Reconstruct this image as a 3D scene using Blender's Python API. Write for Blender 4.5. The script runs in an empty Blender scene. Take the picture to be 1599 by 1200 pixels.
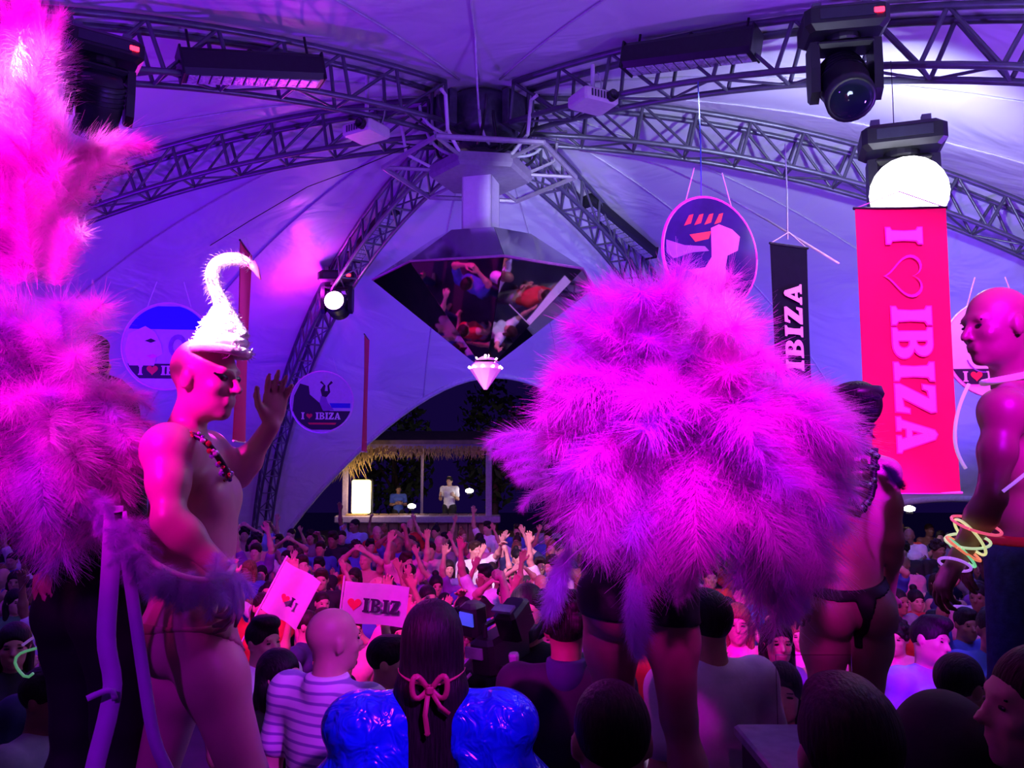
import bpy, bmesh, math, random
import numpy as np
from mathutils import Vector, Matrix
random.seed(7); RNG = np.random.default_rng(11)
SC = bpy.context.scene; COL = SC.collection
PI = math.pi
# ------------------------------------------------------------------ camera
F = 1250.0; TP = 120/1250.0; PITCH = math.atan(TP); CAMZ = 3.0
cam = bpy.data.cameras.new('camera'); cam.sensor_width = 36; cam.lens = F/1599*36; cam.clip_end = 300; cam.clip_start = .05
camo = bpy.data.objects.new('camera', cam); COL.objects.link(camo)
camo.location = (0, 0, CAMZ); camo.rotation_euler = (PI/2+PITCH, 0, 0)
SC.camera = camo
def at(px, py, Y):
    """world point on the sight line of a photo pixel at forward distance Y"""
    u = (px-799.5)/F; v = (600-py)/F
    dy = math.cos(PITCH)-v*math.sin(PITCH); dz = math.sin(PITCH)+v*math.cos(PITCH)
    t = Y/dy
    return Vector((u*t, Y, CAMZ+dz*t))
# ------------------------------------------------------------------ world (night)
w = bpy.data.worlds.new('night'); SC.world = w; w.use_nodes = True
w.node_tree.nodes['Background'].inputs[0].default_value = (.045, .012, .30, 1)
w.node_tree.nodes['Background'].inputs[1].default_value = .12
# ------------------------------------------------------------------ lights
def lamp(name, kind, loc, col, e, target=None, size=.1, spot=60, blend=.4):
    l = bpy.data.lights.new(name, kind); l.color = col; l.energy = e
    if kind == 'AREA': l.size = size
    else: l.shadow_soft_size = size
    if kind == 'SPOT': l.spot_size = math.radians(spot); l.spot_blend = blend
    o = bpy.data.objects.new(name, l); COL.objects.link(o); o.location = loc
    if target is not None:
        o.rotation_euler = (Vector(target)-Vector(loc)).to_track_quat('-Z', 'Y').to_euler()
    return o
VIOLET = (.22, .035, 1.0); BLUEV = (.10, .03, 1.0); MAG = (1.0, .0, .80); WHITEB = (.62, .60, 1.0)
# uplighters washing the tent roof
lamp('roof_uplight_west', 'SPOT', (-5.5, 6.0, 2.9), (.20, .002, 1.0), 680, (-5, 9, 7), .12, 150, .6)
lamp('roof_uplight_east', 'SPOT', (5.0, 5.0, 2.9), (.26, .065, 1.0), 640, (4, 7, 7), .12, 150, .6)
lamp('roof_uplight_back_west', 'SPOT', (-4.4, 13.0, 2.4), (.09, .002, 1.0), 310, (-4.4, 14.5, 7), .12, 150, .6)
lamp('roof_uplight_back', 'SPOT', (.8, 13.4, 2.4), (.09, .004, .9), 250, (.5, 14.5, 7), .12, 150, .6)
lamp('roof_uplight_back_east', 'SPOT', (5.6, 12.0, 2.4), (.14, .05, 1.0), 400, (5.6, 13.5, 7), .12, 150, .6)
lamp('roof_uplight_front', 'SPOT', (0, 3.4, 3.9), (.19, .045, 1.0), 260, (0, 6.5, 8), .10, 150, .6)
lamp('hub_beam', 'SPOT', (.2, 4.2, 4.4), (.62, .66, 1.0), 1300, tuple(at(868, 318, 12.0)), .025, 21, .75)
# magenta show spots from behind the camera; added ones are noted
lamp('show_spot_west', 'SPOT', (-2.6, -.9, 5.3), MAG, 2400, (-1.04, 2.2, 3.62), .10, 26.5, .7)
lamp('show_spot_centre', 'SPOT', (.2, -1.2, 5.4), (.95, .0, 1.0), 2300, (.50, 2.35, 3.33), .10, 19, .75)
lamp('show_spot_east', 'SPOT', (1.4, -1.2, 5.0), (.50, .0, 1.0), 3800, (1.74, 2.5, 3.28), .10, 14, .6)
lamp('banner_added_spot', 'SPOT', (1.2, -.4, 5.0), (1.0, .03, .80), 1700, (1.95, 4.7, 3.9), .08, 34, .5)  # extra spot added to brighten the red banner
lamp('hat_added_spot', 'SPOT', (-2.2, -.6, 5.2), (1.0, .62, 1.0), 5200, tuple(at(352, 480, 2.2)), .03, 4.6, .25)  # narrow spot added to turn the hat alone white; no known lamp
lamp('plume_added_spot', 'SPOT', (-2.0, -.9, 5.0), (1.0, .42, 1.0), 3000, tuple(at(48, 130, 2.0)), .03, 6.0, .6)  # second narrow spot, added to whiten the headdress crown
lamp('backpack_pin_spot', 'SPOT', (.9, -1.0, 5.2), (1.0, .40, 1.0), 900, tuple(at(1120, 505, 2.2)), .03, 4.5, .9)
lamp('ribbon_added_spot', 'SPOT', (-1.7, -.7, 4.4), (.42, .0, 1.0), 210, (-1.20, 1.95, 2.45), .08, 17, .8)  # violet spot added because the ribbons came out too dark
# crowd lights
lamp('crowd_pink_spot', 'SPOT', (-2.2, 2.6, 4.9), (1.0, .01, .66), 2300, (-1.7, 8.0, 1.5), .15, 46, .8)
lamp('crowd_white_spot', 'SPOT', (-1.2, 5.2, 6.1), (1.0, .60, .95), 3200, (-.05, 11.5, 1.6), .08, 17, .8)
lamp('crowd_added_spot_east', 'SPOT', (1.2, 5.0, 5.9), (.95, .75, 1.0), 420, (1.7, 9.2, 1.6), .08, 36, .8)  # added to light the people mirrored in the diamond's right facet
lamp('crowd_blue_west', 'SPOT', (-3.6, 4.2, 5.4), (.14, .02, 1.0), 200, (-4, 8, 1), .3, 110, .8)
lamp('crowd_blue_east', 'SPOT', (3.6, 4.2, 5.4), (.20, .08, 1.0), 230, (4, 8, 1), .3, 110, .8)
lamp('stage_violet', 'SPOT', (1.2, -.3, 4.8), (.50, .02, 1.0), 900, (-.60, 3.0, 2.15), .12, 19, .8)
SC.view_settings.view_transform = 'Standard'; SC.view_settings.look = 'None'
SC.view_settings.exposure = 0.0; SC.view_settings.gamma = 1.0; SC.view_settings.use_curve_mapping = False
# ------------------------------------------------------------------ materials
MATS = {}
def mat(name, col, rough=.6, metal=0.0, emit=None, es=0.0, var=.12, scale=18.0, bump=0.0, spec=.5, transl=0.0, sheen=0.0, trans=0.0):
    if name in MATS: return MATS[name]
    m = bpy.data.materials.new(name); m.use_nodes = True; nt = m.node_tree; N = nt.nodes; L = nt.links
    b = N['Principled BSDF']
    b.inputs['Roughness'].default_value = rough; b.inputs['Metallic'].default_value = metal
    b.inputs['Specular IOR Level'].default_value = spec
    if sheen: b.inputs['Sheen Weight'].default_value = sheen
    if trans: b.inputs['Transmission Weight'].default_value = trans
    if emit is not None:
        b.inputs['Emission Color'].default_value = (*emit, 1); b.inputs['Emission Strength'].default_value = es
    if var > 0:
        tc = N.new('ShaderNodeTexCoord'); nz = N.new('ShaderNodeTexNoise'); nz.inputs['Scale'].default_value = scale; nz.inputs['Detail'].default_value = 4
        L.new(tc.outputs['Object'], nz.inputs['Vector'])
        rp = N.new('ShaderNodeValToRGB'); e = rp.color_ramp.elements
        e[0].position = .3; e[1].position = .7
        e[0].color = (*[c*(1-var) for c in col], 1); e[1].color = (*[min(1, c*(1+var)) for c in col], 1)
        L.new(nz.outputs['Fac'], rp.inputs['Fac']); L.new(rp.outputs['Color'], b.inputs['Base Color'])
        if bump > 0:
            bp = N.new('ShaderNodeBump'); bp.inputs['Strength'].default_value = bump; bp.inputs['Distance'].default_value = .02
            L.new(nz.outputs['Fac'], bp.inputs['Height']); L.new(bp.outputs['Normal'], b.inputs['Normal'])
    else:
        b.inputs['Base Color'].default_value = (*col, 1)
    if transl > 0:
        t = N.new('ShaderNodeBsdfTranslucent'); t.inputs['Color'].default_value = (*col, 1)
        mx = N.new('ShaderNodeMixShader'); mx.inputs[0].default_value = transl
        L.new(b.outputs[0], mx.inputs[1]); L.new(t.outputs[0], mx.inputs[2]); L.new(mx.outputs[0], N['Material Output'].inputs[0])
    MATS[name] = m
    return m
def hairmat(name, col, *a, **k):
    m = mat(name, col, .55, var=0, spec=.25); N = m.node_tree.nodes; L = m.node_tree.links; tc = N.new('ShaderNodeTexCoord'); mp = N.new('ShaderNodeMapping'); mp.inputs['Scale'].default_value = (150, 60, 14)
    nz = N.new('ShaderNodeTexNoise'); nz.inputs['Scale'].default_value = 1; nz.inputs['Detail'].default_value = 3; bp = N.new('ShaderNodeBump'); bp.inputs['Strength'].default_value = .9; bp.inputs['Distance'].default_value = .006
    rp = N.new('ShaderNodeValToRGB'); rp.color_ramp.elements[0].position = .35; rp.color_ramp.elements[1].position = .7; rp.color_ramp.elements[0].color = (*[c*.5 for c in col], 1); rp.color_ramp.elements[1].color = (*[c*1.5 for c in col], 1)
    L.new(tc.outputs['Object'], mp.inputs['Vector']); L.new(mp.outputs[0], nz.inputs['Vector']); L.new(nz.outputs['Fac'], bp.inputs['Height']); L.new(bp.outputs[0], N['Principled BSDF'].inputs['Normal']); L.new(nz.outputs['Fac'], rp.inputs[0]); L.new(rp.outputs[0], N['Principled BSDF'].inputs['Base Color'])
    return m
SKIN = [mat('skin_fair', (.66, .40, .30), .5, var=.06), mat('skin_tan', (.50, .28, .19), .5, var=.06), mat('skin_brown', (.27, .14, .09), .42, var=.08), mat('skin_olive', (.58, .34, .24), .5, var=.06)]
HAIRM = [hairmat('hair_black', (.010, .008, .010), .45, var=.3, scale=60, bump=.4), hairmat('hair_brown', (.035, .018, .010), .45, var=.3, scale=60, bump=.4), hairmat('hair_dark_brown', (.020, .012, .009), .45, var=.3, scale=60, bump=.4), hairmat('hair_fair', (.22, .13, .05), .5, var=.3, scale=60, bump=.4)]
CLOTH = {k: mat('cloth_'+k, c, .8, var=.15, scale=14, bump=.15) for k, c in dict(white=(.82, .82, .84), black=(.012, .012, .016), grey=(.22, .22, .26), blue=(.05, .10, .42), red=(.5, .03, .03), pink=(.75, .22, .42), navy=(.02, .03, .10), green=(.06, .25, .10), purple=(.22, .06, .40), sky=(.32, .52, .80)).items()}
DENIM = mat('denim', (.035, .06, .20), .85, var=.25, scale=40, bump=.2)
EYE = mat('eye_dark', (.01, .008, .01), .2, var=0)
BLACKM = mat('black_housing', (.012, .012, .016), .42, var=.2)
STEEL = mat('truss_aluminium', (.17, .17, .21), .40, .6, var=.15, scale=9)
WHITEM = mat('white_paint', (.80, .80, .80), .45, var=.05)
# ------------------------------------------------------------------ object helpers
def tag(o, label=None, cat=None, group=None, kind=None):
    if label: o['label'] = label
    if cat: o['category'] = cat
    if group: o['group'] = group
    if kind: o['kind'] = kind
    return o
def link(name, me, m=None, parent=None, mw=None):
    o = bpy.data.objects.new(name, me); COL.objects.link(o)
    if parent is not None: o.parent = parent
    if mw is not None: o.matrix_basis = mw
    if m is not None:
        if len(me.materials) == 0: me.materials.append(m)
        else: o.material_slots[0].link = 'OBJECT'; o.material_slots[0].material = m
    return o
def setmat(o, m):
    if len(o.data.materials) == 0: o.data.materials.append(None)
    o.material_slots[0].link = 'OBJECT'; o.material_slots[0].material = m
def empty(name, loc=(0, 0, 0), rot=(0, 0, 0), label=None, cat=None, group=None, kind=None):
    o = bpy.data.objects.new(name, None); COL.objects.link(o); o.location = loc; o.rotation_euler = rot; o.empty_display_size = .05
    return tag(o, label, cat, group, kind)
def pymesh(name, v, f, smooth=False):
    me = bpy.data.meshes.new(name); me.from_pydata([tuple(p) for p in v], [], f); me.update()
    if smooth: me.polygons.foreach_set('use_smooth', [True]*len(me.polygons))
    return me
def npmesh(name, V, Q, smooth=True):
    me = bpy.data.meshes.new(name); n = len(Q); k = Q.shape[1]
    me.vertices.add(len(V)); me.vertices.foreach_set('co', np.asarray(V, np.float32).ravel())
    me.loops.add(n*k); me.loops.foreach_set('vertex_index', Q.astype(np.int32).ravel())
    me.polygons.add(n); me.polygons.foreach_set('loop_start', np.arange(0, n*k, k, dtype=np.int32))
    me.polygons.foreach_set('use_smooth', np.full(n, smooth)); me.update(calc_edges=True)
    return me
class MB:
    """collects solids for ONE mesh"""
    def __init__(s): s.v = []; s.f = []
    def box(s, c, d, M=None, ch=0.0):
        c = Vector(c); hx, hy, hz = d[0]/2, d[1]/2, d[2]/2; n = len(s.v)
        if ch > 0:
            k = ch; pts = []
            for sz in (-1, 1):
                for z, ins in (((hz-k) if sz > 0 else -hz, 0 if sz > 0 else k), ((hz) if sz > 0 else -hz+k, k if sz > 0 else 0)):
                    ax, ay = hx-ins, hy-ins
                    pts.append([(-ax+k, -ay, z), (ax-k, -ay, z), (ax, -ay+k, z), (ax, ay-k, z), (ax-k, ay, z), (-ax+k, ay, z), (-ax, ay-k, z), (-ax, -ay+k, z)])
            for ring in pts:
                for p in ring: s.v.append((M @ Vector(p) if M else Vector(p))+c)
            for r in range(3):
                for i in range(8):
                    j = (i+1) % 8; s.f.append((n+r*8+i, n+r*8+j, n+r*8+8+j, n+r*8+8+i))
            s.f.append(tuple(n+7-i for i in range(8))); s.f.append(tuple(n+24+i for i in range(8)))
            return s
        for p in ((-hx, -hy, -hz), (hx, -hy, -hz), (hx, hy, -hz), (-hx, hy, -hz), (-hx, -hy, hz), (hx, -hy, hz), (hx, hy, hz), (-hx, hy, hz)):
            s.v.append((M @ Vector(p) if M else Vector(p))+c)
        s.f += [(n+3, n+2, n+1, n), (n+4, n+5, n+6, n+7), (n, n+1, n+5, n+4), (n+1, n+2, n+6, n+5), (n+2, n+3, n+7, n+6), (n+3, n, n+4, n+7)]
        return s
    def tube(s, pts, r, seg=8, cap=True):
        pts = [Vector(p) for p in pts]; rr = r if isinstance(r, (list, tuple)) else [r]*len(pts); n = len(s.v); up = None
        for i, p in enumerate(pts):
            t = (pts[min(i+1, len(pts)-1)]-pts[max(i-1, 0)]).normalized()
            if up is None: up = t.orthogonal().normalized()
            up = (up-t*up.dot(t)).normalized(); bn = t.cross(up)
            for k in range(seg):
                a = 2*PI*k/seg; s.v.append(p+(up*math.cos(a)+bn*math.sin(a))*rr[i])
        for i in range(len(pts)-1):
            for k in range(seg):
                a = n+i*seg+k; b = n+i*seg+(k+1) % seg; s.f.append((a, b, b+seg, a+seg))
        if cap:
            s.f.append(tuple(n+seg-1-k for k in range(seg))); e = n+(len(pts)-1)*seg; s.f.append(tuple(e+k for k in range(seg)))
        return s
    def lathe(s, prof, M=None, seg=20):
        n = len(s.v); M = M or Matrix()
        for r, z in prof:
            for k in range(seg):
                a = 2*PI*k/seg; s.v.append(M @ Vector((r*math.cos(a), r*math.sin(a), z)))
        for i in range(len(prof)-1):
            for k in range(seg):
                a = n+i*seg+k; b = n+i*seg+(k+1) % seg; s.f.append((a, b, b+seg, a+seg))
        s.f.append(tuple(n+seg-1-k for k in range(seg))); e = n+(len(prof)-1)*seg; s.f.append(tuple(e+k for k in range(seg)))
        return s
    def build(s, name, m, parent=None, smooth=False, mw=None):
        return link(name, pymesh(name, s.v, s.f, smooth), m, parent, mw)
def frame3(fwd, up=(0, 0, 1)):
    y = Vector(fwd).normalized(); x = y.cross(Vector(up)).normalized(); z = x.cross(y)
    return Matrix((x, y, z)).transposed()
def mw_of(loc, R=None, s=1.0):
    return Matrix.Translation(Vector(loc)) @ (R.to_4x4() if R else Matrix()) @ Matrix.Scale(s, 4)
# flat lettering -----------------------------------------------------
def arc(cx, cy, rx, ry, a0, a1, n=10):
    return [(cx+rx*math.cos(math.radians(a0+(a1-a0)*i/n)), cy+ry*math.sin(math.radians(a0+(a1-a0)*i/n))) for i in range(n+1)]
def glyph(ch):
    """slab letters as outline loops in a box of height 1; returns loops, advance"""
    if ch == 'I':
        return [[(0, 0), (.46, 0), (.46, .10), (.37, .15), (.35, .5), (.37, .85), (.46, .90), (.46, 1), (0, 1), (0, .90), (.09, .85), (.11, .5), (.09, .15), (0, .10)]], .50
    if ch == 'B':
        return [[(0, 0)]+arc(.42, .27, .36, .27, -90, 75)+arc(.42, .76, .30, .24, -70, 90)+[(0, 1), (0, .9), (.09, .86), (.09, .14), (0, .1)],
                [(.32, .13)]+arc(.40, .28, .13, .15, -90, 90, 6)+[(.32, .43)], [(.32, .59)]+arc(.38, .73, .11, .14, -90, 90, 6)+[(.32, .87)]], .84
    if ch == 'Z':
        return [[(0, 0), (.70, 0), (.74, .34), (.64, .34), (.58, .20), (.34, .16), (.72, .88), (.70, 1), (.06, 1), (.02, .70), (.12, .70), (.17, .82), (.38, .85), (0, .12)]], .79
    if ch == 'A':
        return [[(0, 0), (.34, 0), (.34, .09), (.27, .12), (.30, .24), (.52, .24), (.56, .12), (.48, .09), (.48, 0), (.90, 0), (.90, .09), (.83, .13), (.56, .94), (.44, 1), (.34, .94), (.08, .13), (0, .09)],
                [(.335, .37), (.49, .37), (.415, .66)]], .93
    if ch == '<':
        P = []
        for i in range(40):
            t = 2*PI*i/40; P.append((.5+.5*math.sin(t)**3, .52+.031*(13*math.cos(t)-5*math.cos(2*t)-2*math.cos(3*t)-math.cos(4*t))))
        return [P], 1.08
    if ch == 'O':
        return [arc(.4, .5, .4, .5, 0, 360, 24)[:-1], arc(.4, .5, .18, .34, 0, 360, 20)[:-1]], .84
    return [], .35
def flat_mesh(name, loops, ext=.002, off=0.0):
    cu = bpy.data.curves.new(name, 'CURVE'); cu.dimensions = '2D'; cu.fill_mode = 'BOTH'; cu.extrude = ext; cu.offset = off
    for lp in loops:
        sp = cu.splines.new('POLY'); sp.points.add(len(lp)-1)
        for p, q in zip(sp.points, lp): p.co = (q[0], q[1], 0, 1)
        sp.use_cyclic_u = True
    o = bpy.data.objects.new('tmp', cu); COL.objects.link(o); bpy.context.view_layer.update()
    me = bpy.data.meshes.new_from_object(o.evaluated_get(bpy.context.evaluated_depsgraph_get())); me.name = name
    bpy.data.objects.remove(o); bpy.data.curves.remove(cu)
    return me
GL = {}
def word(txt, parent, M, m, h, name='letter', ext=.0015, heart=None, track=0.0):
    """separate letter parts; M places the word's origin (x along, y up, z out)"""
    x = 0
    for ch in txt:
        lps, adv = glyph(ch)
        if lps:
            if (ch, ext) not in GL: GL[(ch, ext)] = flat_mesh('glyph', lps, ext/h)
            me = GL[(ch, ext)].copy(); me.materials.clear()
            link('heart' if ch == '<' else name, me, heart if (ch == '<' and heart) else m, parent, M @ Matrix.Translation((x*h, 0, 0)) @ Matrix.Scale(h, 4))
        x += adv+track
    return x*h
# ------------------------------------------------------------------ bodies: smooth-blended solids meshed into one continuous surface
A_ = lambda *p: np.array(p, float)
def cap(a, b, ra, rb=None, k=.02): return ('c', np.array(a, float), np.array(b, float), ra, ra if rb is None else rb, k)
def ell(c, r, R=None, k=.02): return ('e', np.array(c, float), np.array(r, float), R, k)
def neg(p): return ('-',)+p
def solve(prims, h, infl=0.0, clip=None):
    lo = np.full(3, 1e9); hi = -lo
    for p in prims:
        if p[0] == '-': continue
        if p[0] == 'c': r = max(p[3], p[4]); l = np.minimum(p[1], p[2])-r; u = np.maximum(p[1], p[2])+r
        else: r = max(p[2]); l = p[1]-r; u = p[1]+r
        lo = np.minimum(lo, l); hi = np.maximum(hi, u)
    lo -= infl+.03+2*h; hi += infl+.03+2*h
    n = np.ceil((hi-lo)/h).astype(int)+1
    D = np.full(n, 9.0, np.float32)
    ax = [(lo[i]+h*np.arange(n[i])).astype(np.float32) for i in range(3)]
    for p in prims:
        sub = p[0] == '-'
        if sub: p = p[1:]
        k = p[-1]; m = k+infl+3*h
        if p[0] == 'c': r = max(p[3], p[4])+m; l = np.minimum(p[1], p[2])-r; u = np.maximum(p[1], p[2])+r
        else: r = max(p[2])+m; l = p[1]-r; u = p[1]+r
        i0 = np.clip(((l-lo)/h).astype(int), 0, n-1); i1 = np.clip(((u-lo)/h).astype(int)+2, 1, n)
        sl = tuple(slice(i0[i], i1[i]) for i in range(3))
        X = ax[0][sl[0]][:, None, None]; Y = ax[1][sl[1]][None, :, None]; Z = ax[2][sl[2]][None, None, :]
        if p[0] == 'c':
            a, b = p[1], p[2]; d = b-a; q = max(float(d @ d), 1e-9)
            x, y, z = X-a[0], Y-a[1], Z-a[2]
            t = np.clip((x*d[0]+y*d[1]+z*d[2])/q, 0, 1)
            S = np.sqrt((x-t*d[0])**2+(y-t*d[1])**2+(z-t*d[2])**2)-(p[3]+(p[4]-p[3])*t)
        else:
            c, r, R = p[1], p[2], p[3]
            x, y, z = X-c[0], Y-c[1], Z-c[2]
            if R is not None:
                x, y, z = (R[0][0]*x+R[1][0]*y+R[2][0]*z), (R[0][1]*x+R[1][1]*y+R[2][1]*z), (R[0][2]*x+R[1][2]*y+R[2][2]*z)
            k0 = np.sqrt((x/r[0])**2+(y/r[1])**2+(z/r[2])**2); k1 = np.sqrt((x/r[0]**2)**2+(y/r[1]**2)**2+(z/r[2]**2)**2)+1e-6
            S = k0*(k0-1)/k1
        T = D[sl]
        if sub:
            hh = np.clip(.5-.5*(T+S)/k, 0, 1); D[sl] = T*(1-hh)-S*hh+k*hh*(1-hh)
        else:
            hh = np.clip(.5+.5*(T-S)/k, 0, 1); D[sl] = T*(1-hh)+S*hh-k*hh*(1-hh)
    if infl: D -= infl
    if clip is not None: D = np.maximum(D, clip(ax[0][:, None, None], ax[1][None, :, None], ax[2][None, None, :])).astype(np.float32)
    return D, lo
CORN = [(i, j, k) for i in (0, 1) for j in (0, 1) for k in (0, 1)]
EDG = [(a, b) for a in CORN for b in CORN if sum(abs(a[i]-b[i]) for i in range(3)) == 1 and a < b]
def nets(D, lo, h):
    S = D < 0; nx, ny, nz = D.shape
    cnt = np.zeros((nx-1, ny-1, nz-1), np.int8)
    for i, j, k in CORN: cnt += S[i:nx-1+i, j:ny-1+j, k:nz-1+k]
    mask = (cnt > 0) & (cnt < 8); cells = np.argwhere(mask)
    idx = np.full(mask.shape, -1, np.int64); idx[mask] = np.arange(len(cells))
    acc = np.zeros((len(cells), 3)); num = np.zeros(len(cells))
    val = {c: D[cells[:, 0]+c[0], cells[:, 1]+c[1], cells[:, 2]+c[2]] for c in CORN}
    for a, b in EDG:
        da, db = val[a], val[b]; cr = (da < 0) != (db < 0)
        t = np.where(cr, da/np.where(cr, da-db, 1), 0)
        acc += np.where(cr[:, None], np.array(a)+t[:, None]*(np.array(b)-np.array(a)), 0); num += cr
    V = lo+h*(cells+acc/num[:, None])
    Q = []
    for axis in range(3):
        o1, o2 = [(1, 2), (2, 0), (0, 1)][axis]
        s0 = [slice(1, -1)]*3; s0[axis] = slice(0, -1); s1 = list(s0); s1[axis] = slice(1, None)
        A, B = S[tuple(s0)], S[tuple(s1)]
        e = np.argwhere(A != B); off = np.array([1, 1, 1]); off[axis] = 0; e0 = e+off
        inside = A[tuple(e.T)]
        def g(d1, d2):
            q = e0.copy(); q[:, o1] += d1; q[:, o2] += d2
            return idx[q[:, 0], q[:, 1], q[:, 2]]
        q = np.stack([g(-1, -1), g(0, -1), g(0, 0), g(-1, 0)], 1)
        q[~inside] = q[~inside][:, ::-1]
        Q.append(q)
    Q = np.concatenate(Q); Q = Q[(Q >= 0).all(1)]
    return V, Q
def body_mesh(name, prims, h, infl=0.0, clip=None):
    D, lo = solve(prims, h, infl, clip); V, Q = nets(D, lo, h)
    return npmesh(name, V, Q)
def rotm(ax, a): return np.array(Matrix.Rotation(a, 3, ax))
def nrm(v): v = np.array(v, float); return v/np.linalg.norm(v)
def fr(fwd, up=(0, 0, 1)): return np.array(frame3(fwd, up))
def head_prims(c, R, s=1.0, k=1.0, nose=1.0):
    P = lambda x, y, z: np.array(c)+R @ (np.array((x, y, z))*s)
    return [ell(P(0, -.014, .035), np.array((.075, .097, .089))*s, R, .03), ell(P(0, .022, -.028), np.array((.061, .070, .082))*s, R, .03),
            ell(P(0, .022, -.068), np.array((.053, .062, .044))*s, R, .02), ell(P(0, .068, -.094), np.array((.022, .02, .017))*s, R, .02),
            cap(P(-.032, .076, .030), P(.032, .076, .030), .013*s, k=.016), ell(P(-.040, .062, -.020), np.array((.020, .018, .018))*s, R, .02), ell(P(.040, .062, -.020), np.array((.020, .018, .018))*s, R, .02),
            neg(ell(P(-.031, .096, .010), np.array((.017, .014, .011))*s, R, .012)), neg(ell(P(.031, .096, .010), np.array((.017, .014, .011))*s, R, .012)),
            cap(P(0, .086, .018), P(0, (.104+.006*nose), -.022), .008*s, .012*s, .010), ell(P(-.010, .096, -.027), np.array((.0065,)*3)*s, R, .006), ell(P(.010, .096, -.027), np.array((.0065,)*3)*s, R, .006),
            cap(P(-.017, .088, -.050), P(.017, .088, -.050), .0085*s, k=.006), cap(P(-.014, .087, -.063), P(.014, .087, -.063), .009*s, k=.006),
            ell(P(-.077, -.012, -.004), np.array((.010, .021, .032))*s, R, .008), ell(P(.077, -.012, -.004), np.array((.010, .021, .032))*s, R, .008)]
def hand_prims(wr, d, n, side, curl=.4, s=1.0, spread=.10, fat=1.0):
    d = nrm(d); n = nrm(np.array(n)-d*np.dot(n, d)); l = np.cross(d, n)*side
    P = [ell(wr+d*.045*s, np.array((.040, .052, .016))*s, np.stack([l, d, n], 1), .012)]
    for i in range(4):
        kx = (.030-.020*i)*s; kn = wr+d*(.088-.006*abs(i-1))*s+l*kx
        P.append(cap(wr+d*.02*s+l*kx*.6, kn, .013*s*fat, .0115*s*fat, .010))
        L = (.074, .084, .078, .060)[i]*s; dd = nrm(d+l*(1.5-i)*spread); q = kn; c = 0
        for f, r0, r1 in ((.45, .0098, .009), (.32, .009, .0082), (.25, .0082, .007)):
            c += curl*(.8+.15*i); v = dd*math.cos(c)+n*math.sin(c); e = q+v*L*f; P.append(cap(q, e, r0*s*fat, r1*s*fat, .005)); q = e
    t0 = wr+d*.028*s+l*.028*s; t1 = t0+(l*.030+d*.028+n*.012)*s; t2 = t1+nrm(l*.5+d+n*curl)*.030*s; t3 = t2+nrm(l*.15+d+n*curl)*.026*s
    P += [cap(t0, t1, .015*s*fat, .012*s*fat, .012), cap(t1, t2, .0115*s*fat, .010*s*fat, .006), cap(t2, t3, .010*s*fat, .008*s*fat, .005)]
    return P
def base_joints(fem=False):
    w = .165 if fem else .19; hp = .095 if fem else .09
    return dict(pel=A_(0, 0, .97), wai=A_(0, .005, 1.11), che=A_(0, .01, 1.30), nec=A_(0, -.012, 1.475), head=A_(0, .022, 1.625), HR=np.eye(3),
                shL=A_(-w, -.01, 1.425), shR=A_(w, -.01, 1.425), hiL=A_(-hp, 0, .93), hiR=A_(hp, 0, .93), knL=A_(-.10, .015, .50), knR=A_(.10, .015, .50), anL=A_(-.11, -.02, .085), anR=A_(.11, -.02, .085))
ARMS = {'down': ((.055, -.03, -.285), (.0, .09, -.235), (-1, 0, 0), .35), 'up': ((.09, .07, .255), (-.02, .06, .24), (0, 1, 0), .15), 'wide': ((.20, .03, .185), (.09, .04, .235), (0, 1, 0), .12),
        'bent': ((.05, .03, -.28), (-.05, .21, .10), (-1, 0, .3), .5), 'phone': ((.07, .20, -.15), (-.10, .13, .20), (-.5, -1, 0), .7), 'clap': ((.10, .16, .20), (-.19, .09, .14), (-1, 0, 0), .15),
        'point': ((.05, .22, .14), (-.02, .21, .15), (0, .3, -1), .3), 'fist': ((.12, .06, .23), (-.04, .03, .25), (-1, 0, 0), 1.1), 'cross': ((.05, .06, -.27), (-.22, .12, .04), (0, -1, 0), .5)}
def set_arm(J, side, spec):
    sg = 1 if side == 'R' else -1; e, w_, n, c = ARMS[spec]; f = lambda v: np.array((v[0]*sg, v[1], v[2]))
    J['el'+side] = J['sh'+side]+f(e); J['wr'+side] = J['el'+side]+f(w_); J['hn'+side] = f(n); J['hc'+side] = c; J['hd'+side] = None
def torso_prims(J, fem=False, fat=1.0):
    rp = nrm(J['hiR']-J['hiL']); up = nrm(J['wai']-J['pel']); Rp = np.stack([rp, nrm(np.cross(up, rp)), up], 1)
    rc = nrm(J['shR']-J['shL']); uc = nrm(J['nec']-J['wai']); rc = nrm(rc-uc*np.dot(rc, uc)); Rc = np.stack([rc, nrm(np.cross(uc, rc)), uc], 1)
    fp, fc = Rp[:, 1], Rc[:, 1]
    P = [ell(J['pel']-up*.01, np.array((.165 if fem else .160, .115, .125))*fat, Rp, .04), ell(J['wai'], np.array((.125 if fem else .145, .100, .13))*fat, Rp, .05), ell(J['che']-uc*.03, np.array((.140 if fem else .158, .112, .175))*fat, Rc, .05),
         cap(J['shL']-uc*.02+rc*.03, J['shR']-uc*.02-rc*.03, .062 if fem else .070, k=.05), cap(J['nec']-uc*.02, (J['shL']+J['nec'])/2-uc*.01, .048, .045, .03), cap(J['nec']-uc*.02, (J['shR']+J['nec'])/2-uc*.01, .048, .045, .03)]
    for s_ in (-1, 1):
        P.append(ell(J['pel']-up*.075+rp*.080*s_-fp*.055, (.088, .082, .095), Rp, .025))
        P.append(ell(J['che']+uc*.02+rc*.075*s_+fc*.075, (.062, .055, .058) if fem else (.080, .040, .062), Rc, .03))
    return P
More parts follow.
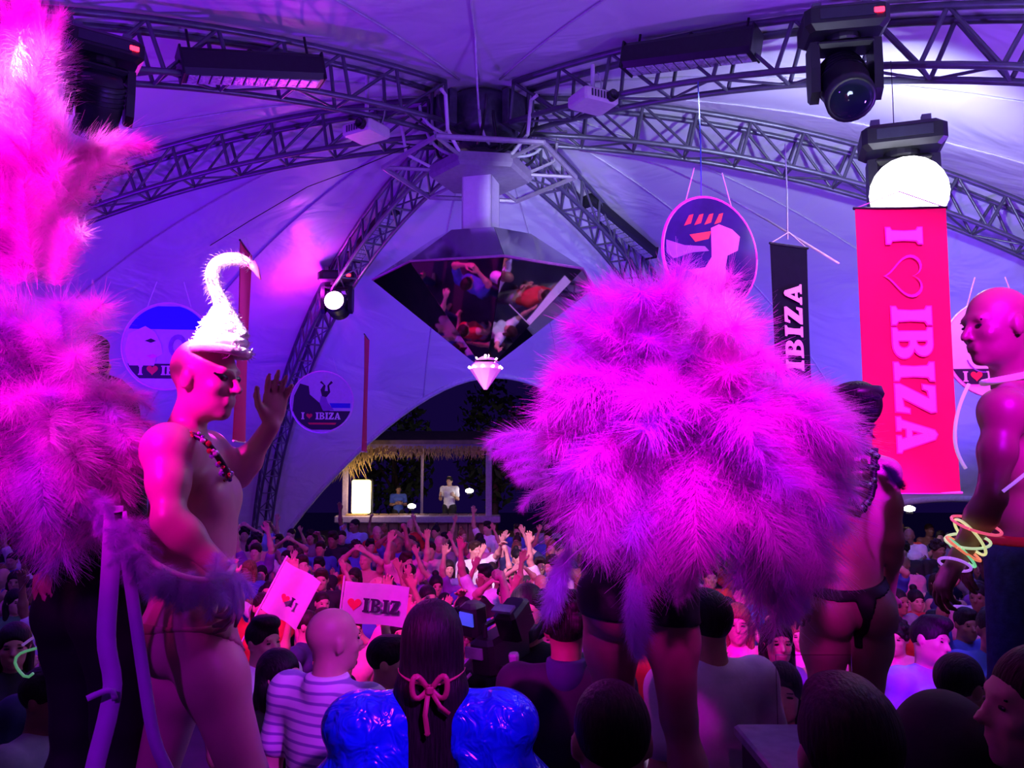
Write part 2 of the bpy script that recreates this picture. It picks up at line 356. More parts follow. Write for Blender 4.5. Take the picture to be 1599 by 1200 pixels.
def limb_prims(J, hands=True, fem=False, arms=True, legs=True, h=.01):
    P = []; g = .88 if fem else 1.0
    for S in 'LR':
        sg = 1 if S == 'R' else -1
        if arms:
            sh, el, wr = J['sh'+S], J['el'+S], J['wr'+S]
            P += [ell(sh, (.062*g,)*3, None, .035), cap(sh, el, .050*g, .039*g, .03), ell(sh*.52+el*.48, (.051*g,)*3, None, .03), cap(el, wr, .040*g, .027*g, .02), ell(el*.72+wr*.28, (.043*g,)*3, None, .03)]
            if hands:
                d = J.get('hd'+S); d = nrm(wr-el) if d is None else nrm(d)
                P += hand_prims(wr, d, J['hn'+S], sg, J['hc'+S], .98*g, fat=max(1.0, h/.0095))
        if legs:
            hi, kn, an = J['hi'+S], J['kn'+S], J['an'+S]; ft = J.get('ft'+S)
            if ft is None: ft = an+A_(0, .15, -.055)
            P += [cap(hi, kn, .090, .056, .03), ell(hi*.62+kn*.38, (.083,)*3, None, .04), cap(kn, an, .054, .037, .02), ell(kn*.70+an*.30+nrm(an-ft)*A_(1, 1, 0)*.018, (.056, .058, .058), None, .04), cap(an, ft, .040, .030, .02), cap(an+A_(0, -.03, -.03), ft, .035, .028, .02)]
    return P
def full_prims(J, fem=False, fat=1.0, h=.01, hs=1.0, nose=1.0, nk=1.0):
    return torso_prims(J, fem, fat)+limb_prims(J, True, fem, h=h)+[cap(J['nec'], J['head']+J['HR'] @ A_(0, -.02, -.05), .052 if fem else .060*nk, .050 if fem else .056*nk, .025)]+head_prims(J['head'], J['HR'], hs*(.95 if fem else 1.0), nose=nose)
def shirt_prims(J, fem=False, fat=1.0, sleeve=.62):
    P = torso_prims(J, fem, fat)
    if sleeve > 0:
        for S in 'LR':
            sh, el = J['sh'+S], J['el'+S]; e = sh+(el-sh)*min(sleeve, 1)
            P += [ell(sh, (.062,)*3, None, .035), cap(sh, e, .054, .053, .03)]
            if sleeve > 1: P.append(cap(el, el+(J['wr'+S]-el)*(sleeve-1), .043, .034, .02))
    return P
def trouser_prims(J, length=1.9):
    P = torso_prims(J)[:1]+[p for p in torso_prims(J)[6::2]]
    for S in 'LR':
        hi, kn, an = J['hi'+S], J['kn'+S], J['an'+S]
        if length > 1: P += [cap(hi, kn, .092, .066, .04), cap(kn, kn+(an-kn)*(length-1), .066, .058, .02)]
        else: P += [cap(hi, hi+(kn-hi)*length, .094, .094-.03*length, .04)]
    return P
# hair in the head's own frame -------------------------------------------------
def hair_prims(style):
    cr = ell((0, -.016, .040), (.083, .105, .094), None, .02)
    face = [neg(ell((0, .115, -.035), (.088, .075, .100), None, .012)), neg(ell((0, .03, -.12), (.12, .10, .085), None, .02))]
    if style == 'short': return [cr, ell((0, .035, .095), (.060, .055, .036), None, .02)]+face
    if style == 'crop': return [ell((0, -.018, .040), (.0795, .1005, .0915), None, .02)]+face+[neg(ell((0, .02, -.10), (.12, .14, .09), None, .02))]
    if style == 'quiff': return [cr, ell((0, .055, .110), (.055, .055, .042), None, .02), ell((.0, .00, .12), (.06, .07, .03), None, .03)]+face
    if style == 'long': return [cr, ell((0, -.055, -.05), (.088, .062, .14), None, .03), cap((-.07, -.03, -.03), (-.075, .0, -.23), .030, .022, .03), cap((.07, -.03, -.03), (.075, .0, -.23), .030, .022, .03), cap((0, -.07, -.1), (0, -.085, -.28), .065, .04, .03)]+face[:1]+[neg(ell((0, .06, -.12), (.052, .10, .14), None, .02))]
    if style == 'bun': return [cr, ell((0, -.07, .14), (.042, .042, .040), None, .012)]+face
    if style == 'curly':
        P = [cr]; rg = np.random.default_rng(3)
        for i in range(46):
            v = nrm(rg.normal(size=3)); 
            if v[2] < -.35: continue
            P.append(ell(A_(0, -.016, .045)+v*A_(.080, .100, .092), (.026,)*3, None, .006))
        return P+face
HAIRS = {}
def hair_mesh(style):
    if style not in HAIRS: HAIRS[style] = body_mesh('hair_'+style, hair_prims(style), .0065)
    return HAIRS[style]
EYEM = None
def eye_mesh():
    global EYEM
    if EYEM is None:
        EYEM = npmesh('eye', *nets(*solve([ell((0, 0, 0), (.015, .004, .0058), None, .004), cap((-.014, -.003, .017), (.012, .002, .018), .0030, k=.003)], .003), .003))
    return EYEM
def H4(J, s=1.0):
    M = Matrix.Identity(4)
    for i in range(3):
        for j in range(3): M[i][j] = float(J['HR'][i][j])*s
        M[i][3] = float(J['head'][i])
    return M
def add_eyes(o, J, s=1.0):
    for sx in (-1, 1): link('eye', eye_mesh(), EYE, o, H4(J, s) @ Matrix.Translation((.031*sx, .0825, .0085)))
# ------------------------------------------------------------------ the tent
HUB = Vector((-.36, 9.0, 0)); RAD = 11.0; APEX = 7.25
AZ = [-130, -84, -30, 30, 90, 130]
def dome(az, th, off=0.0):
    """point of the roof shell; th = angle from the apex"""
    a = math.radians(az); r = (RAD-off)*math.sin(th); return Vector((HUB.x+r*math.sin(a), HUB.y+r*math.cos(a), (APEX-off)*math.cos(th)))
# floor, platforms
FLOORM = mat('dance_floor_boards', (.035, .03, .04), .35, var=.4, scale=3)
fl = MB().box((0, 12, -.05), (60, 70, .1)).build('floor', FLOORM); tag(fl, kind='structure')
RISER = mat('stage_riser', (.03, .03, .035), .6)
LEVEL1, LEVEL2, POD = .36, .72, 1.60
rs = MB().box((0, 1.55, LEVEL1/2), (7.4, 6.9, LEVEL1)).build('floor_riser', RISER); tag(rs, 'low black riser in front of the dance floor', 'riser', kind='structure')
st = MB().box((0.05, 1.0, (LEVEL1+LEVEL2)/2), (2.9, 5.3, LEVEL2-LEVEL1)).build('floor_stage', RISER); tag(st, 'black stage platform behind the dancers', 'stage', kind='structure')
# fabric roof panels
def fabric():
    m = bpy.data.materials.new('tent_fabric'); m.use_nodes = True; N = m.node_tree.nodes; L = m.node_tree.links; b = N['Principled BSDF']
    b.inputs['Base Color'].default_value = (.74, .74, .77, 1); b.inputs['Roughness'].default_value = .42; b.inputs['Specular IOR Level'].default_value = .35
    tc = N.new('ShaderNodeTexCoord'); mp = N.new('ShaderNodeMapping'); mp.inputs['Scale'].default_value = (.8, .8, 1.6)
    n1 = N.new('ShaderNodeTexNoise'); n1.inputs['Scale'].default_value = .9; n1.inputs['Detail'].default_value = 3; n1.inputs['Distortion'].default_value = 1.2
    bp = N.new('ShaderNodeBump'); bp.inputs['Strength'].default_value = .35; bp.inputs['Distance'].default_value = .25
    L.new(tc.outputs['Object'], mp.inputs['Vector']); L.new(mp.outputs[0], n1.inputs['Vector']); L.new(n1.outputs['Fac'], bp.inputs['Height']); L.new(bp.outputs[0], b.inputs['Normal'])
    return m
FABRIC = fabric(); SEAM = mat('seam_tape', (.62, .62, .66), .5, var=.1)
ceil = empty('ceiling', kind='structure')
SECT = [(-130, -84, 74, .45), (-84, -30, 71, .40), (-30, 30, 49, .35), (30, 90, 71, .40), (90, 130, 74, .45), (130, 230, 44, .80)]
def panel_pt(a0, a1, thm, sag, t, s):
    thmax = math.radians(90-(90-thm)*math.sin(PI*t)**.8)
    th = s*thmax
    p = dome(a0, th).lerp(dome(a1, th), t)
    # chord-wise interpolation lifted part-way to the round shell, pulled taut towards the hub
    q = dome(a0+(a1-a0)*t, th)
    k = .25 if a1-a0 < 80 else 1.0
    p = p.lerp(q, k)
    p.z -= sag*math.sin(PI*t)*math.sin(min(1, s*1.15)*PI)**1.0*(.45 if a1-a0 < 80 else .15)
    return p
for (a0, a1, thm, sag) in SECT:
    nu, nv = 28, 30; v = []; f = []
    for i in range(nu+1):
        for j in range(nv+1): v.append(panel_pt(a0, a1, thm, sag, i/nu, .012+.988*j/nv))
    for i in range(nu):
        for j in range(nv): a = i*(nv+1)+j; f.append((a, a+1, a+nv+2, a+nv+1))
    pn = link('fabric_panel', pymesh('fabric_panel', v, f, True), FABRIC, ceil)
    # welded seams and hem of the panel
    for t in ((.33, .66) if a1-a0 < 80 else (.25, .5, .75)):
        MB().tube([panel_pt(a0, a1, thm, sag, t, .05+.95*j/24)+Vector((0, 0, -.012)) for j in range(25)], .012, 5).build('seam', SEAM, pn, True)
    MB().tube([panel_pt(a0, a1, thm, sag, i/32, 1.0) for i in range(33)], .06, 6).build('hem', SEAM, pn, True)
# trusses
CYL = MB().tube([(0, 0, 0), (0, 0, 1)], 1, 7); CYLM = pymesh('strut', CYL.v, CYL.f, True); CYLM.materials.append(STEEL)
def strut(a, b, r, parent, name='strut', m=None):
    a, b = Vector(a), Vector(b); d = b-a
    M = Matrix.Translation(a) @ d.to_track_quat('Z', 'Y').to_matrix().to_4x4() @ Matrix.Diagonal((r, r, d.length, 1))
    o = link(name, CYLM, None, parent, M)
    if m: setmat(o, m)
    return o
TL = {-130: 'arched aluminium truss overhead carrying the black batten beside the pink headdress', -84: 'arched truss dropping behind the pink plumes on the far side', -30: 'back truss arching down behind the small round sign', 30: 'back truss running down behind the large round sign', 90: 'arched truss descending towards the bright white lamp', 130: 'arched truss overhead carrying the big black moving head'}
def truss_pt(az, th, side, low):
    a = math.radians(az); p = dome(az, th, .06 if not low else .52)
    return p+Vector((math.cos(a), -math.sin(a), 0))*side*(.16 if low else .13)
TRUSS = {}
for az in AZ:
    T = empty('roof_truss', tuple(dome(az, PI/2)), label=TL[az], cat='truss', group='arched roof trusses'); T.location = (0, 0, 0); TRUSS[az] = T
    t0, t1, n = .055, math.radians(90), 26
    ths = [t0+(t1-t0)*i/n for i in range(n+1)]
    for low in (0, 1):
        for sd in (-1, 1):
            MB().tube([truss_pt(az, t0+(t1-t0)*i/52, sd, low) for i in range(53)], .030 if low else .034, 7).build('chord', STEEL, T, True)
    for i, th in enumerate(ths):
        if th > 1.35: continue
        for sd in (-1, 1):
            strut(truss_pt(az, th, sd, 0), truss_pt(az, th, sd, 1), .020, T)
            if i < n: strut(truss_pt(az, th, sd, 0), truss_pt(az, ths[i+1], sd, 1), .016, T)
        strut(truss_pt(az, th, -1, 1), truss_pt(az, th, 1, 1), .016, T, 'cross_brace')
        if i < n: strut(truss_pt(az, th, -1 if i % 2 else 1, 1), truss_pt(az, ths[i+1], 1 if i % 2 else -1, 1), .013, T, 'cross_brace')
# hub ring, hanger frame, column ------------------------------------------------
DARKST = mat('hub_steel', (.10, .10, .13), .45, .6, var=.2)
hub = empty('tent_hub', (HUB.x, HUB.y, 0), label='dark steel hub ring where all the roof trusses meet', cat='hub ring')
MB().lathe([(.36, 6.72), (.40, 6.76), (.40, 7.1), (.36, 7.18), (.1, 7.2)], None, 24).build('ring', DARKST, hub, True)
MB().lathe([(.14, 6.58), (.26, 6.62), (.26, 6.72), (.14, 6.74)], None, 18).build('bottom_plate', DARKST, hub, False)
for k in range(6):
    a = math.radians(AZ[k]); d = Vector((math.sin(a), math.cos(a), 0))
    MB().box(d*.52+Vector((0, 0, 6.92)), (.36, .10, .40), Matrix.Rotation(-a, 3, 'Z'), .01).build('truss_socket', DARKST, hub)
CABLE = mat('cable_black', (.02, .02, .025), .5, var=.1); CABLEP = mat('cable_pale', (.55, .55, .62), .5, var=.1)
cab = random.Random(5)
for k in range(20):
    a = cab.uniform(0, 2*PI); d = Vector((math.cos(a), math.sin(a), 0)); e = Vector((math.cos(a+cab.uniform(-.6, .6)), math.sin(a+.3), 0))
    p0 = d*cab.uniform(.5, 1.0)+Vector((0, 0, 6.85)); p3 = e*cab.uniform(.1, .3)+Vector((0, 0, 6.5+cab.uniform(0, .2)))
    p1 = p0+Vector((0, 0, -.25)); p2 = p3+d*.25+Vector((0, 0, -.1))
    pts = [p0*(1-t)**3+p1*3*t*(1-t)**2+p2*3*t*t*(1-t)+p3*t**3 for t in [i/12 for i in range(13)]]
    MB().tube(pts, .018, 6).build('cable', CABLE if k % 3 else CABLEP, hub, True)
fz = 6.33
fm = empty('hanger_frame', (HUB.x, HUB.y, 0), label='hexagonal steel hanger frame slung under the tent hub', cat='frame')
FRM = mat('frame_paint', (.42, .38, .46), .5, .3, var=.1)
hx = [Vector((1.12*math.cos(math.radians(60*k+8)), 1.12*math.sin(math.radians(60*k+8)), fz)) for k in range(6)]
for k in range(6):
    MB().tube([hx[k], hx[(k+1) % 6]], .030, 6).build('frame_bar', FRM, fm)
    MB().tube([hx[k]*.42+Vector((0, 0, fz*.58)), hx[k]], .022, 6).build('spoke', FRM, fm)
    up = hx[k].normalized()
    a = math.atan2(hx[k].y, hx[k].x)
    top = Vector((.92*math.cos(a), .92*math.sin(a), 6.86)); mid = Vector((.86*math.cos(a), .86*math.sin(a), 6.50))
    MB().tube([top+Vector((.1*math.cos(a), .1*math.sin(a), .02)), top, mid, Vector((.55*math.cos(a), .55*math.sin(a), fz+.02))], .020, 6).build('hanger_rod', WHITEM if k in (3, 4, 5) else FRM, fm)
MB().lathe([(.56, fz-.10), (.60, fz-.06), (.60, fz+.04), (.1, fz+.06)], Matrix.Rotation(math.radians(8), 4, 'Z'), 6).build('hex_plate', mat('hex_plate_paint', (.30, .26, .34), .5, var=.1), fm)
col = empty('diamond_column', (HUB.x, HUB.y, 0), (0, 0, math.radians(-14)), label='square white column between the hanger frame and mirrored diamond', cat='column')
COLM = mat('column_white', (.82, .80, .82), .5, var=.04)
for k in range(4):
    a = k*PI/2; MB().box((.165*math.cos(a), .165*math.sin(a), 5.885), (.02, .35, .79), Matrix.Rotation(a, 3, 'Z')).build('column_face', COLM, col)
# mirrored diamond ---------------------------------------------------------------
MIRROR = mat('mirror_facet', (.80, .80, .84), .03, 1.0, var=0); MIRROR2 = mat('mirror_crown', (.62, .62, .68), .12, 1.0, var=0)
dia = empty('mirrored_diamond', (HUB.x+.06, HUB.y, 0), label='huge mirrored diamond hanging over the crowd from the tent hub', cat='diamond')
gr, gz, tz, tr, bz, br = 1.27, 5.00, 5.50, .62, 4.12, .15
ph = [math.radians(-90+10+45*k) for k in range(8)]
ring = lambda r, z, k: Vector((r*math.cos(ph[k % 8]), r*math.sin(ph[k % 8]), z))
def facet(name, pts, m, t=.018):
    c = sum(pts, Vector())/len(pts); n = (pts[1]-pts[0]).cross(pts[2]-pts[0]).normalized()
    o = Vector((0, 0, 4.95)); 
    if n.dot(c-o) < 0: pts = pts[::-1]; n = -n
    q = [c+(p-c)*.994 for p in pts]; k = len(q)
    v = q+[p-n*t for p in q]; f = [tuple(range(k)), tuple(range(2*k-1, k-1, -1))]+[(i, k+i, k+(i+1) % k, (i+1) % k) for i in range(k)]
    return link(name, pymesh(name, v, f), m, dia)
for k in range(8):
    facet('pavilion_facet', [ring(gr, gz, k), ring(gr, gz, k+1), ring(br, bz, k+1), ring(br, bz, k)], MIRROR)
    facet('crown_facet', [ring(gr, gz+.03, k), ring(gr, gz+.03, k+1), ring(tr, tz, k+1), ring(tr, tz, k)], MIRROR2)
MB().lathe([(tr, tz-.03), (tr, tz)], Matrix.Rotation(ph[0], 4, 'Z'), 8).build('table_facet', MIRROR2, dia)
MB().tube([ring(gr+.005, gz+.015, k) for k in range(9)], .014, 5).build('girdle_edge', mat('girdle_pink', (.7, .2, .6), .4, .4), dia)
GEM = mat('gem_glass', (.95, .7, .95), .08, 0.2, emit=(1, .05, .8), es=.5, var=0)
gm = empty('crystal_tip', (HUB.x+.06, HUB.y, 0), label='small pink lit crystal tip below the mirrored diamond', cat='crystal')
MB().lathe([(.02, 3.80), (.18, 4.03), (.18, 4.05), (.14, 4.10)], None, 10).build('crystal', GEM, gm)
LEDM = mat('pin_led', (1, .8, 1), .3, emit=(1, .55, .95), es=9, var=0)
for k in range(10):
    a = 2*PI*k/10+.2; MB().lathe([(.006, -.016), (.017, 0), (.006, .016)], Matrix.Translation((.185*math.cos(a), .185*math.sin(a), 4.05)), 8).build('led', LEDM, gm, True)
# ------------------------------------------------------------------ lighting rig
LENS_OFF = mat('batten_lens', (.62, .60, .70), .2, .3, var=.35, scale=40, bump=.5)
LEDRED = mat('display_red', (1, .02, .05), .4, emit=(1, .02, .06), es=5, var=0)
def batten(p0, p1, label, h=.25, d=.26):
    p0, p1 = Vector(p0), Vector(p1); L = (p1-p0).length; R = frame3((p1-p0).cross(Vector((0, 0, 1))), (0, 0, 1))
    x = (p1-p0).normalized(); z = Vector((0, 0, 1)); z = (z-x*z.dot(x)).normalized(); y = z.cross(x); R = Matrix((x, y, z)).transposed()
    B = empty('light_batten', tuple((p0+p1)/2), label=label, cat='light', group='black light battens on the trusses'); B.rotation_euler = R.to_euler()
    pr = [(-d*.5, -h*.3), (-d*.38, -h*.5), (d*.38, -h*.5), (d*.5, -h*.3), (d*.5, h*.3), (d*.3, h*.5), (-d*.3, h*.5), (-d*.5, h*.3)]
    v = [Vector((sx*L/2, a, b)) for sx in (-1, 1) for a, b in pr]; f = [tuple(range(7, -1, -1)), tuple(range(8, 16))]+[(i, (i+1) % 8, 8+(i+1) % 8, 8+i) for i in range(8)]
    link('housing', pymesh('housing', v, f), BLACKM, B)
    n = 12
    for i in range(n): MB().box(((i+.5)/n*L*.94-L*.47, 0, -h*.51), (L*.94/n*.86, d*.66, .012), None, .004).build('lens_cell', LENS_OFF, B)
    for sx in (-1, 1):
        MB().box((sx*L/2, 0, 0), (.02, d*1.04, h*1.04), None, .006).build('end_cap', BLACKM, B)
        MB().tube([(sx*L*.42, 0, h*.4), (sx*L*.42, 0, h*.4+.22)], .012, 6).build('hanger', BLACKM, B)
    MB().tube([(-.05, 0, h*.5), (0, 0, h*.5+.05), (.05, 0, h*.5)], .012, 6).build('handle', BLACKM, B)
    return B
batten(at(281, 101, 6.7), at(500, 111, 7.3), 'black light batten with crinkled lens strip under the truss, near the pink headdress')
batten(at(980, 93, 7.4), at(1181, 67, 6.7), 'black light batten under the truss, close to the big moving head')
batten(at(613, 325, 12.0), at(553, 402, 13.0), 'slanting black light batten on the back truss above the pink lamp', .2, .22)
batten(at(918, 312, 11.6), at(1018, 396, 12.8), 'slanting black light batten on the back truss above the large round sign', .2, .22)
LENSDARK = mat('lens_glass_dark', (.02, .03, .05), .05, .3, var=0)
def moving_head(loc, s, yaw, tilt, label, lens=LENSDARK, lens_r=.13, red=True):
    B = empty('moving_head_lamp', tuple(loc), (0, 0, yaw), label=label, cat='stage light', group='moving head lamps'); B.scale = (s, s, s)
    b = MB().box((0, 0, -.085), (.46, .30, .15), None, .03).build('base', BLACKM, B)
    MB().box((0, -.152, -.08), (.30, .006, .06)).build('panel', mat('base_panel', (.03, .03, .05), .3), b)
    if red: MB().box((.165, -.155, -.085), (.055, .012, .030), None, .004).build('display', LEDRED, b)
    for sx in (-1, 1): MB().box((sx*.14, 0, .02), (.05, .05, .08)).build('clamp', STEEL, B)
    MB().lathe([(.09, -.20), (.10, -.19), (.10, -.155), (.08, -.15)], None, 16).build('pan_bearing', BLACKM, B)
    yk = MB(); yk.box((0, 0, -.215), (.34, .16, .05), None, .02); yk.build('yoke_bridge', BLACKM, B)
    for sx in (-1, 1):
        v = []; 
        for y, z in ((-.075, -.20), (.075, -.20), (.085, -.36), (.07, -.50), (0, -.545), (-.07, -.50), (-.085, -.36)): v += [(sx*.145, y, z), (sx*.195, y*.92, z)]
        k = 7; f = [tuple(2*i for i in range(k)), tuple(2*i+1 for i in range(k-1, -1, -1))]+[(2*i, 2*i+1, 2*((i+1) % k)+1, 2*((i+1) % k)) for i in range(k)]
        link('yoke_arm', pymesh('yoke_arm', v, f), BLACKM, B)
    hd = empty('head_pivot', (0, 0, -.44), (tilt, 0, 0)); hd.parent = B
    hb = MB().lathe([(.05, -.20), (.11, -.19), (.135, -.12), (.138, .02), (.125, .10), (.135, .13), (.135, .20), (.118, .20)], Matrix.Rotation(0, 4, 'X'), 22).build('head', BLACKM, B, True)
    hb.matrix_basis = Matrix.Translation((0, 0, -.44)) @ Matrix.Rotation(tilt, 4, 'X')
    bpy.data.objects.remove(hd)
    MB().lathe([(.003, .225), (lens_r*.55, .218), (lens_r*.88, .20), (lens_r*.9, .19)][::-1], None, 22).build('lens', lens, hb, True)
    for k in range(5): MB().lathe([(.128, -.005), (.144, -.003), (.144, .006), (.128, .008)], Matrix.Translation((0, 0, -.14+k*.03)), 22).build('cooling_fin', BLACKM, hb)
    return B
moving_head(at(1314, 20, 5.6), 1.26, math.radians(-10), math.radians(138), 'big black moving head lamp with red display, lens turned down')
moving_head(at(160, 60, 5.6), 1.15, math.radians(35), math.radians(215), 'black moving head lamp with red display beside the pink headdress')
LENSPINK = mat('lens_pink_lit', (1, .8, 1), .3, emit=(1, .42, .95), es=14, var=0)
LENSWHITE = mat('lens_white_lit', (1, 1, 1), .3, emit=(.93, .93, 1), es=9, var=0)
pl = at(528, 424, 13.4)
moving_head(pl, 1.35, 0, math.radians(82), 'moving head lamp glowing pink on the back truss', LENSPINK, .135)
lamp('pink_head_beam', 'SPOT', tuple(at(523, 470, 12.9)), (1, .02, .9), 300, (-2.5, 3, 2.5), .12, 70, .6)
lamp('pink_head_spill', 'POINT', tuple(at(498, 455, 13.3)), (.9, .02, 1), 60, None, .1)
wl = at(1406, 200, 5.2)
moving_head(wl, 1.12, math.radians(-18), math.radians(97), 'moving head lamp blazing white above the red banner', LENSWHITE, .235, red=False)  # lens widened past the head to stand in for its glare
lamp('white_head_light', 'POINT', tuple(at(1410, 285, 4.7)), (.66, .72, 1), 28, None, .14)
lamp('white_head_back_spill', 'SPOT', tuple(at(1430, 255, 5.9)), (.60, .66, 1), 430, (3.8, 10, 6.2), .06, 120, .8)
PROJ = mat('projector_shell', (.78, .74, .70), .4, var=.05)
def projector(loc, yaw, label, top):
    B = empty('projector', tuple(loc), (0, 0, yaw), label=label, cat='projector', group='white projectors hung from the trusses')
    b = MB().box((0, 0, 0), (.40, .34, .13), None, .02).build('body', PROJ, B)
    for k in range(6): MB().box((-.12+k*.035, -.172, .0), (.018, .006, .07)).build('vent', DARKST, b)
    MB().lathe([(.055, 0), (.055, .06), (.045, .06), (.045, .02)], Matrix.Translation((.10, -.165, 0)) @ Matrix.Rotation(PI/2, 4, 'X'), 16).build('lens', BLACKM, B, True)
    MB().box((0, 0, .085), (.2, .2, .02)).build('mount_plate', STEEL, B)
    MB().tube([(0, 0, .09), (0, 0, top)], .022, 8).build('pole', WHITEM, B)
    pts = [Vector((.12+.05*math.sin(3*t), .1, .08+.09*math.sin(PI*t)+.3*t*t)) for t in [i/10 for i in range(11)]]
    MB().tube(pts, .008, 5).build('cable', CABLEP, B, True)
    return B
projector(at(926, 158, 7.7), math.radians(28), 'white ceiling projector hung between the hub and the batten near the big moving head', .38)
projector(at(572, 206, 8.3), math.radians(-32), 'white ceiling projector hung below the batten near the pink headdress', .62)
# wires and ropes
ROPE = mat('rope_white', (.75, .75, .8), .7, var=.1); WBLUE = mat('wire_blue', (.08, .15, .7), .6)
def wire(name, pts, r, m, label):
    return tag(MB().tube(pts, r, 5).build(name, m, None, True), label, 'rope' if name == 'rope' else 'wire')
wire('wire', [at(1090, 128, 5.6), at(1094, 220, 5.2), at(1095, 306, 4.8)], .004, WBLUE, 'thin blue wire holding up the large round sign')
wire('rope', [at(1226, 225, 5.7), at(1229, 300, 5.65), at(1230, 374, 5.6)], .006, ROPE, 'thin white rope holding up the black banner')
wire('wire', [at(1391, 95, 5.2), at(1394, 150, 5.3), at(1397, 236, 5.4)], .003, CABLE, 'thin dark wire above the white lamp')
wire('rope', [at(905, 235, 8.2), at(1000, 250, 7.4), at(1040, 262, 7.0), at(1118, 298, 6.4), at(1200, 345, 6.0), at(1310, 412, 5.6)], .009, ROPE, 'slack white rope running from the hanger frame towards the red banner')
wire('rope', [at(735, -20, 6.8), at(742, 60, 7.4), at(745, 130, 8.2), at(750, 205, 8.8)], .012, ROPE, 'white rope dropping from the roof ridge to the hub')
wire('wire', [at(640, 228, 8.6), at(560, 262, 9.2), at(480, 292, 10.2), at(390, 345, 11.0), at(310, 395, 11.8)], .006, CABLE, 'thin dark guy wire stretched across the roof behind the pink hat')
# ------------------------------------------------------------------ banners and round signs
RED = mat('banner_red', (.92, .012, .15), .75, var=.05, scale=4); PINKL = mat('letter_pink', (.95, .42, .75), .7, var=.08, scale=30); PINKE = mat('letter_edge_pink', (.95, .05, .55), .7, var=.05)
BLK = mat('banner_black', (.008, .008, .02), .9, var=.1, spec=.1); LIL = mat('sign_lilac', (.62, .45, .85), .6, var=.05); HEARTR = mat('heart_red', (.85, .03, .08), .6, var=.05)
WHT = mat('print_white', (.85, .85, .88), .6, var=.03)
def banner(loc, w, h, yaw, mcloth, label, ropes=True):
    B = empty('vertical_banner', tuple(loc), (0, 0, yaw), label=label, cat='banner', group='vertical hanging banners')
    nx, nz = 6, 16; v = []; f = []
    for s in (-1, 1):
        for i in range(nx+1):
            for j in range(nz+1):
                x = -w/2+w*i/nx; z = -h/2+h*j/nz; v.append((x, s*.003+.010*math.sin(x*7+z*2), z))
    k = (nx+1)*(nz+1)
    for i in range(nx):
        for j in range(nz):
            a = i*(nz+1)+j; f.append((a, a+nz+1, a+nz+2, a+1)); f.append((k+a, k+a+1, k+a+nz+2, k+a+nz+1))
    link('cloth', pymesh('cloth', v, f, True), mcloth, B)
    for z in (-h/2, h/2): MB().tube([(-w/2-.01, 0, z), (w/2+.01, 0, z)], .009, 6).build('batten_rod', WHITEM if z < 0 else BLACKM, B)
    if ropes:
        for sx in (-1, 1): MB().tube([(sx*w/2, 0, h/2), (0, 0, h/2+.10)], .004, 4).build('bridle', ROPE, B)
    return B
zt, zb = at(1410, 325, 4.6).z, at(1425, 770, 4.6).z
bc = at(1416, 548, 4.6); bc.z = (zt+zb)/2
RB = banner(bc, .525, zt-zb, math.radians(-2), RED, 'tall red banner with pink lettering hanging under the white lamp')
RM = lambda x, z: Matrix.Translation((x, -.018, z)) @ Matrix.Rotation(PI/2, 4, 'X') @ Matrix.Rotation(-PI/2, 4, 'Z')
hgt = zt-zb; LH = .225
def outline_word(txt, parent, M, h, tr=0.0):  # letters printed with a darker pink outline
    for ch_m, off, dz in ((PINKE, .035, -.001), (PINKL, 0.0, .002)):
        x = 0
        for ch in txt:
            lps, adv = glyph(ch)
            me = flat_mesh('glyph', lps, .004, off)
            link('letter_edge' if off else 'letter', me, ch_m, parent, M @ Matrix.Translation((x*h, 0, dz)) @ Matrix.Scale(h, 4)); x += adv+tr
outline_word('I', RB, RM(-.095, hgt*.5-.125), .205)
outline_word('IBIZA', RB, RM(-.085, hgt*.5-.595), .225, .055)
hl = glyph('<')[0][0]; inner = [(.5+(x-.5)*.86, .5+(y-.5)*.86) for x, y in hl]
link('heart', flat_mesh('heart', [hl, inner], .004), PINKE, RB, RM(-.125, hgt*.5-.285) @ Matrix.Scale(.255, 4))
kz, kb = at(1232, 384, 5.6).z, at(1242, 760, 5.6).z
bk = at(1234, 570, 5.6); bk.z = (kz+kb)/2; bk.x = at(1236, 500, 5.6).x
KB = banner(bk, .335, kz-kb, math.radians(24), BLK, 'black banner with pink lettering behind the pink plumes, beside the red banner')
KM = Matrix.Translation((.085, -.018, kz-(kz+kb)/2-.90)) @ Matrix.Rotation(PI/2, 4, 'X') @ Matrix.Rotation(PI/2, 4, 'Z')
word('IBIZA', KB, KM, PINKL, .165, track=.06)
eb = at(379, 540, 7.2); e0, e1 = at(379, 388, 7.2).z, at(379, 690, 7.2).z; eb.z = (e0+e1)/2
banner(eb, .55, e0-e1, math.radians(98), RED, 'red banner seen almost edge-on behind the white swan hat')
eb = at(571, 615, 11.5); e0, e1 = at(571, 527, 11.5).z, at(571, 706, 11.5).z; eb.z = (e0+e1)/2
banner(eb, .6, e0-e1, math.radians(94), RED, 'far red banner seen edge-on beside the small round sign', False)
eb = at(-22, 640, 4.2); e0, e1 = at(0, 470, 4.2).z, at(0, 800, 4.2).z; eb.z = (e0+e1)/2
LB = banner(eb, .34, e0-e1, math.radians(-20), BLK, 'black banner with pink lettering peeking past the pink plumes at the frame edge')
word('IBIZA', LB, Matrix.Translation((-.04, -.018, .50)) @ Matrix.Rotation(PI/2, 4, 'X') @ Matrix.Rotation(-PI/2, 4, 'Z'), PINKL, .19, track=.04)
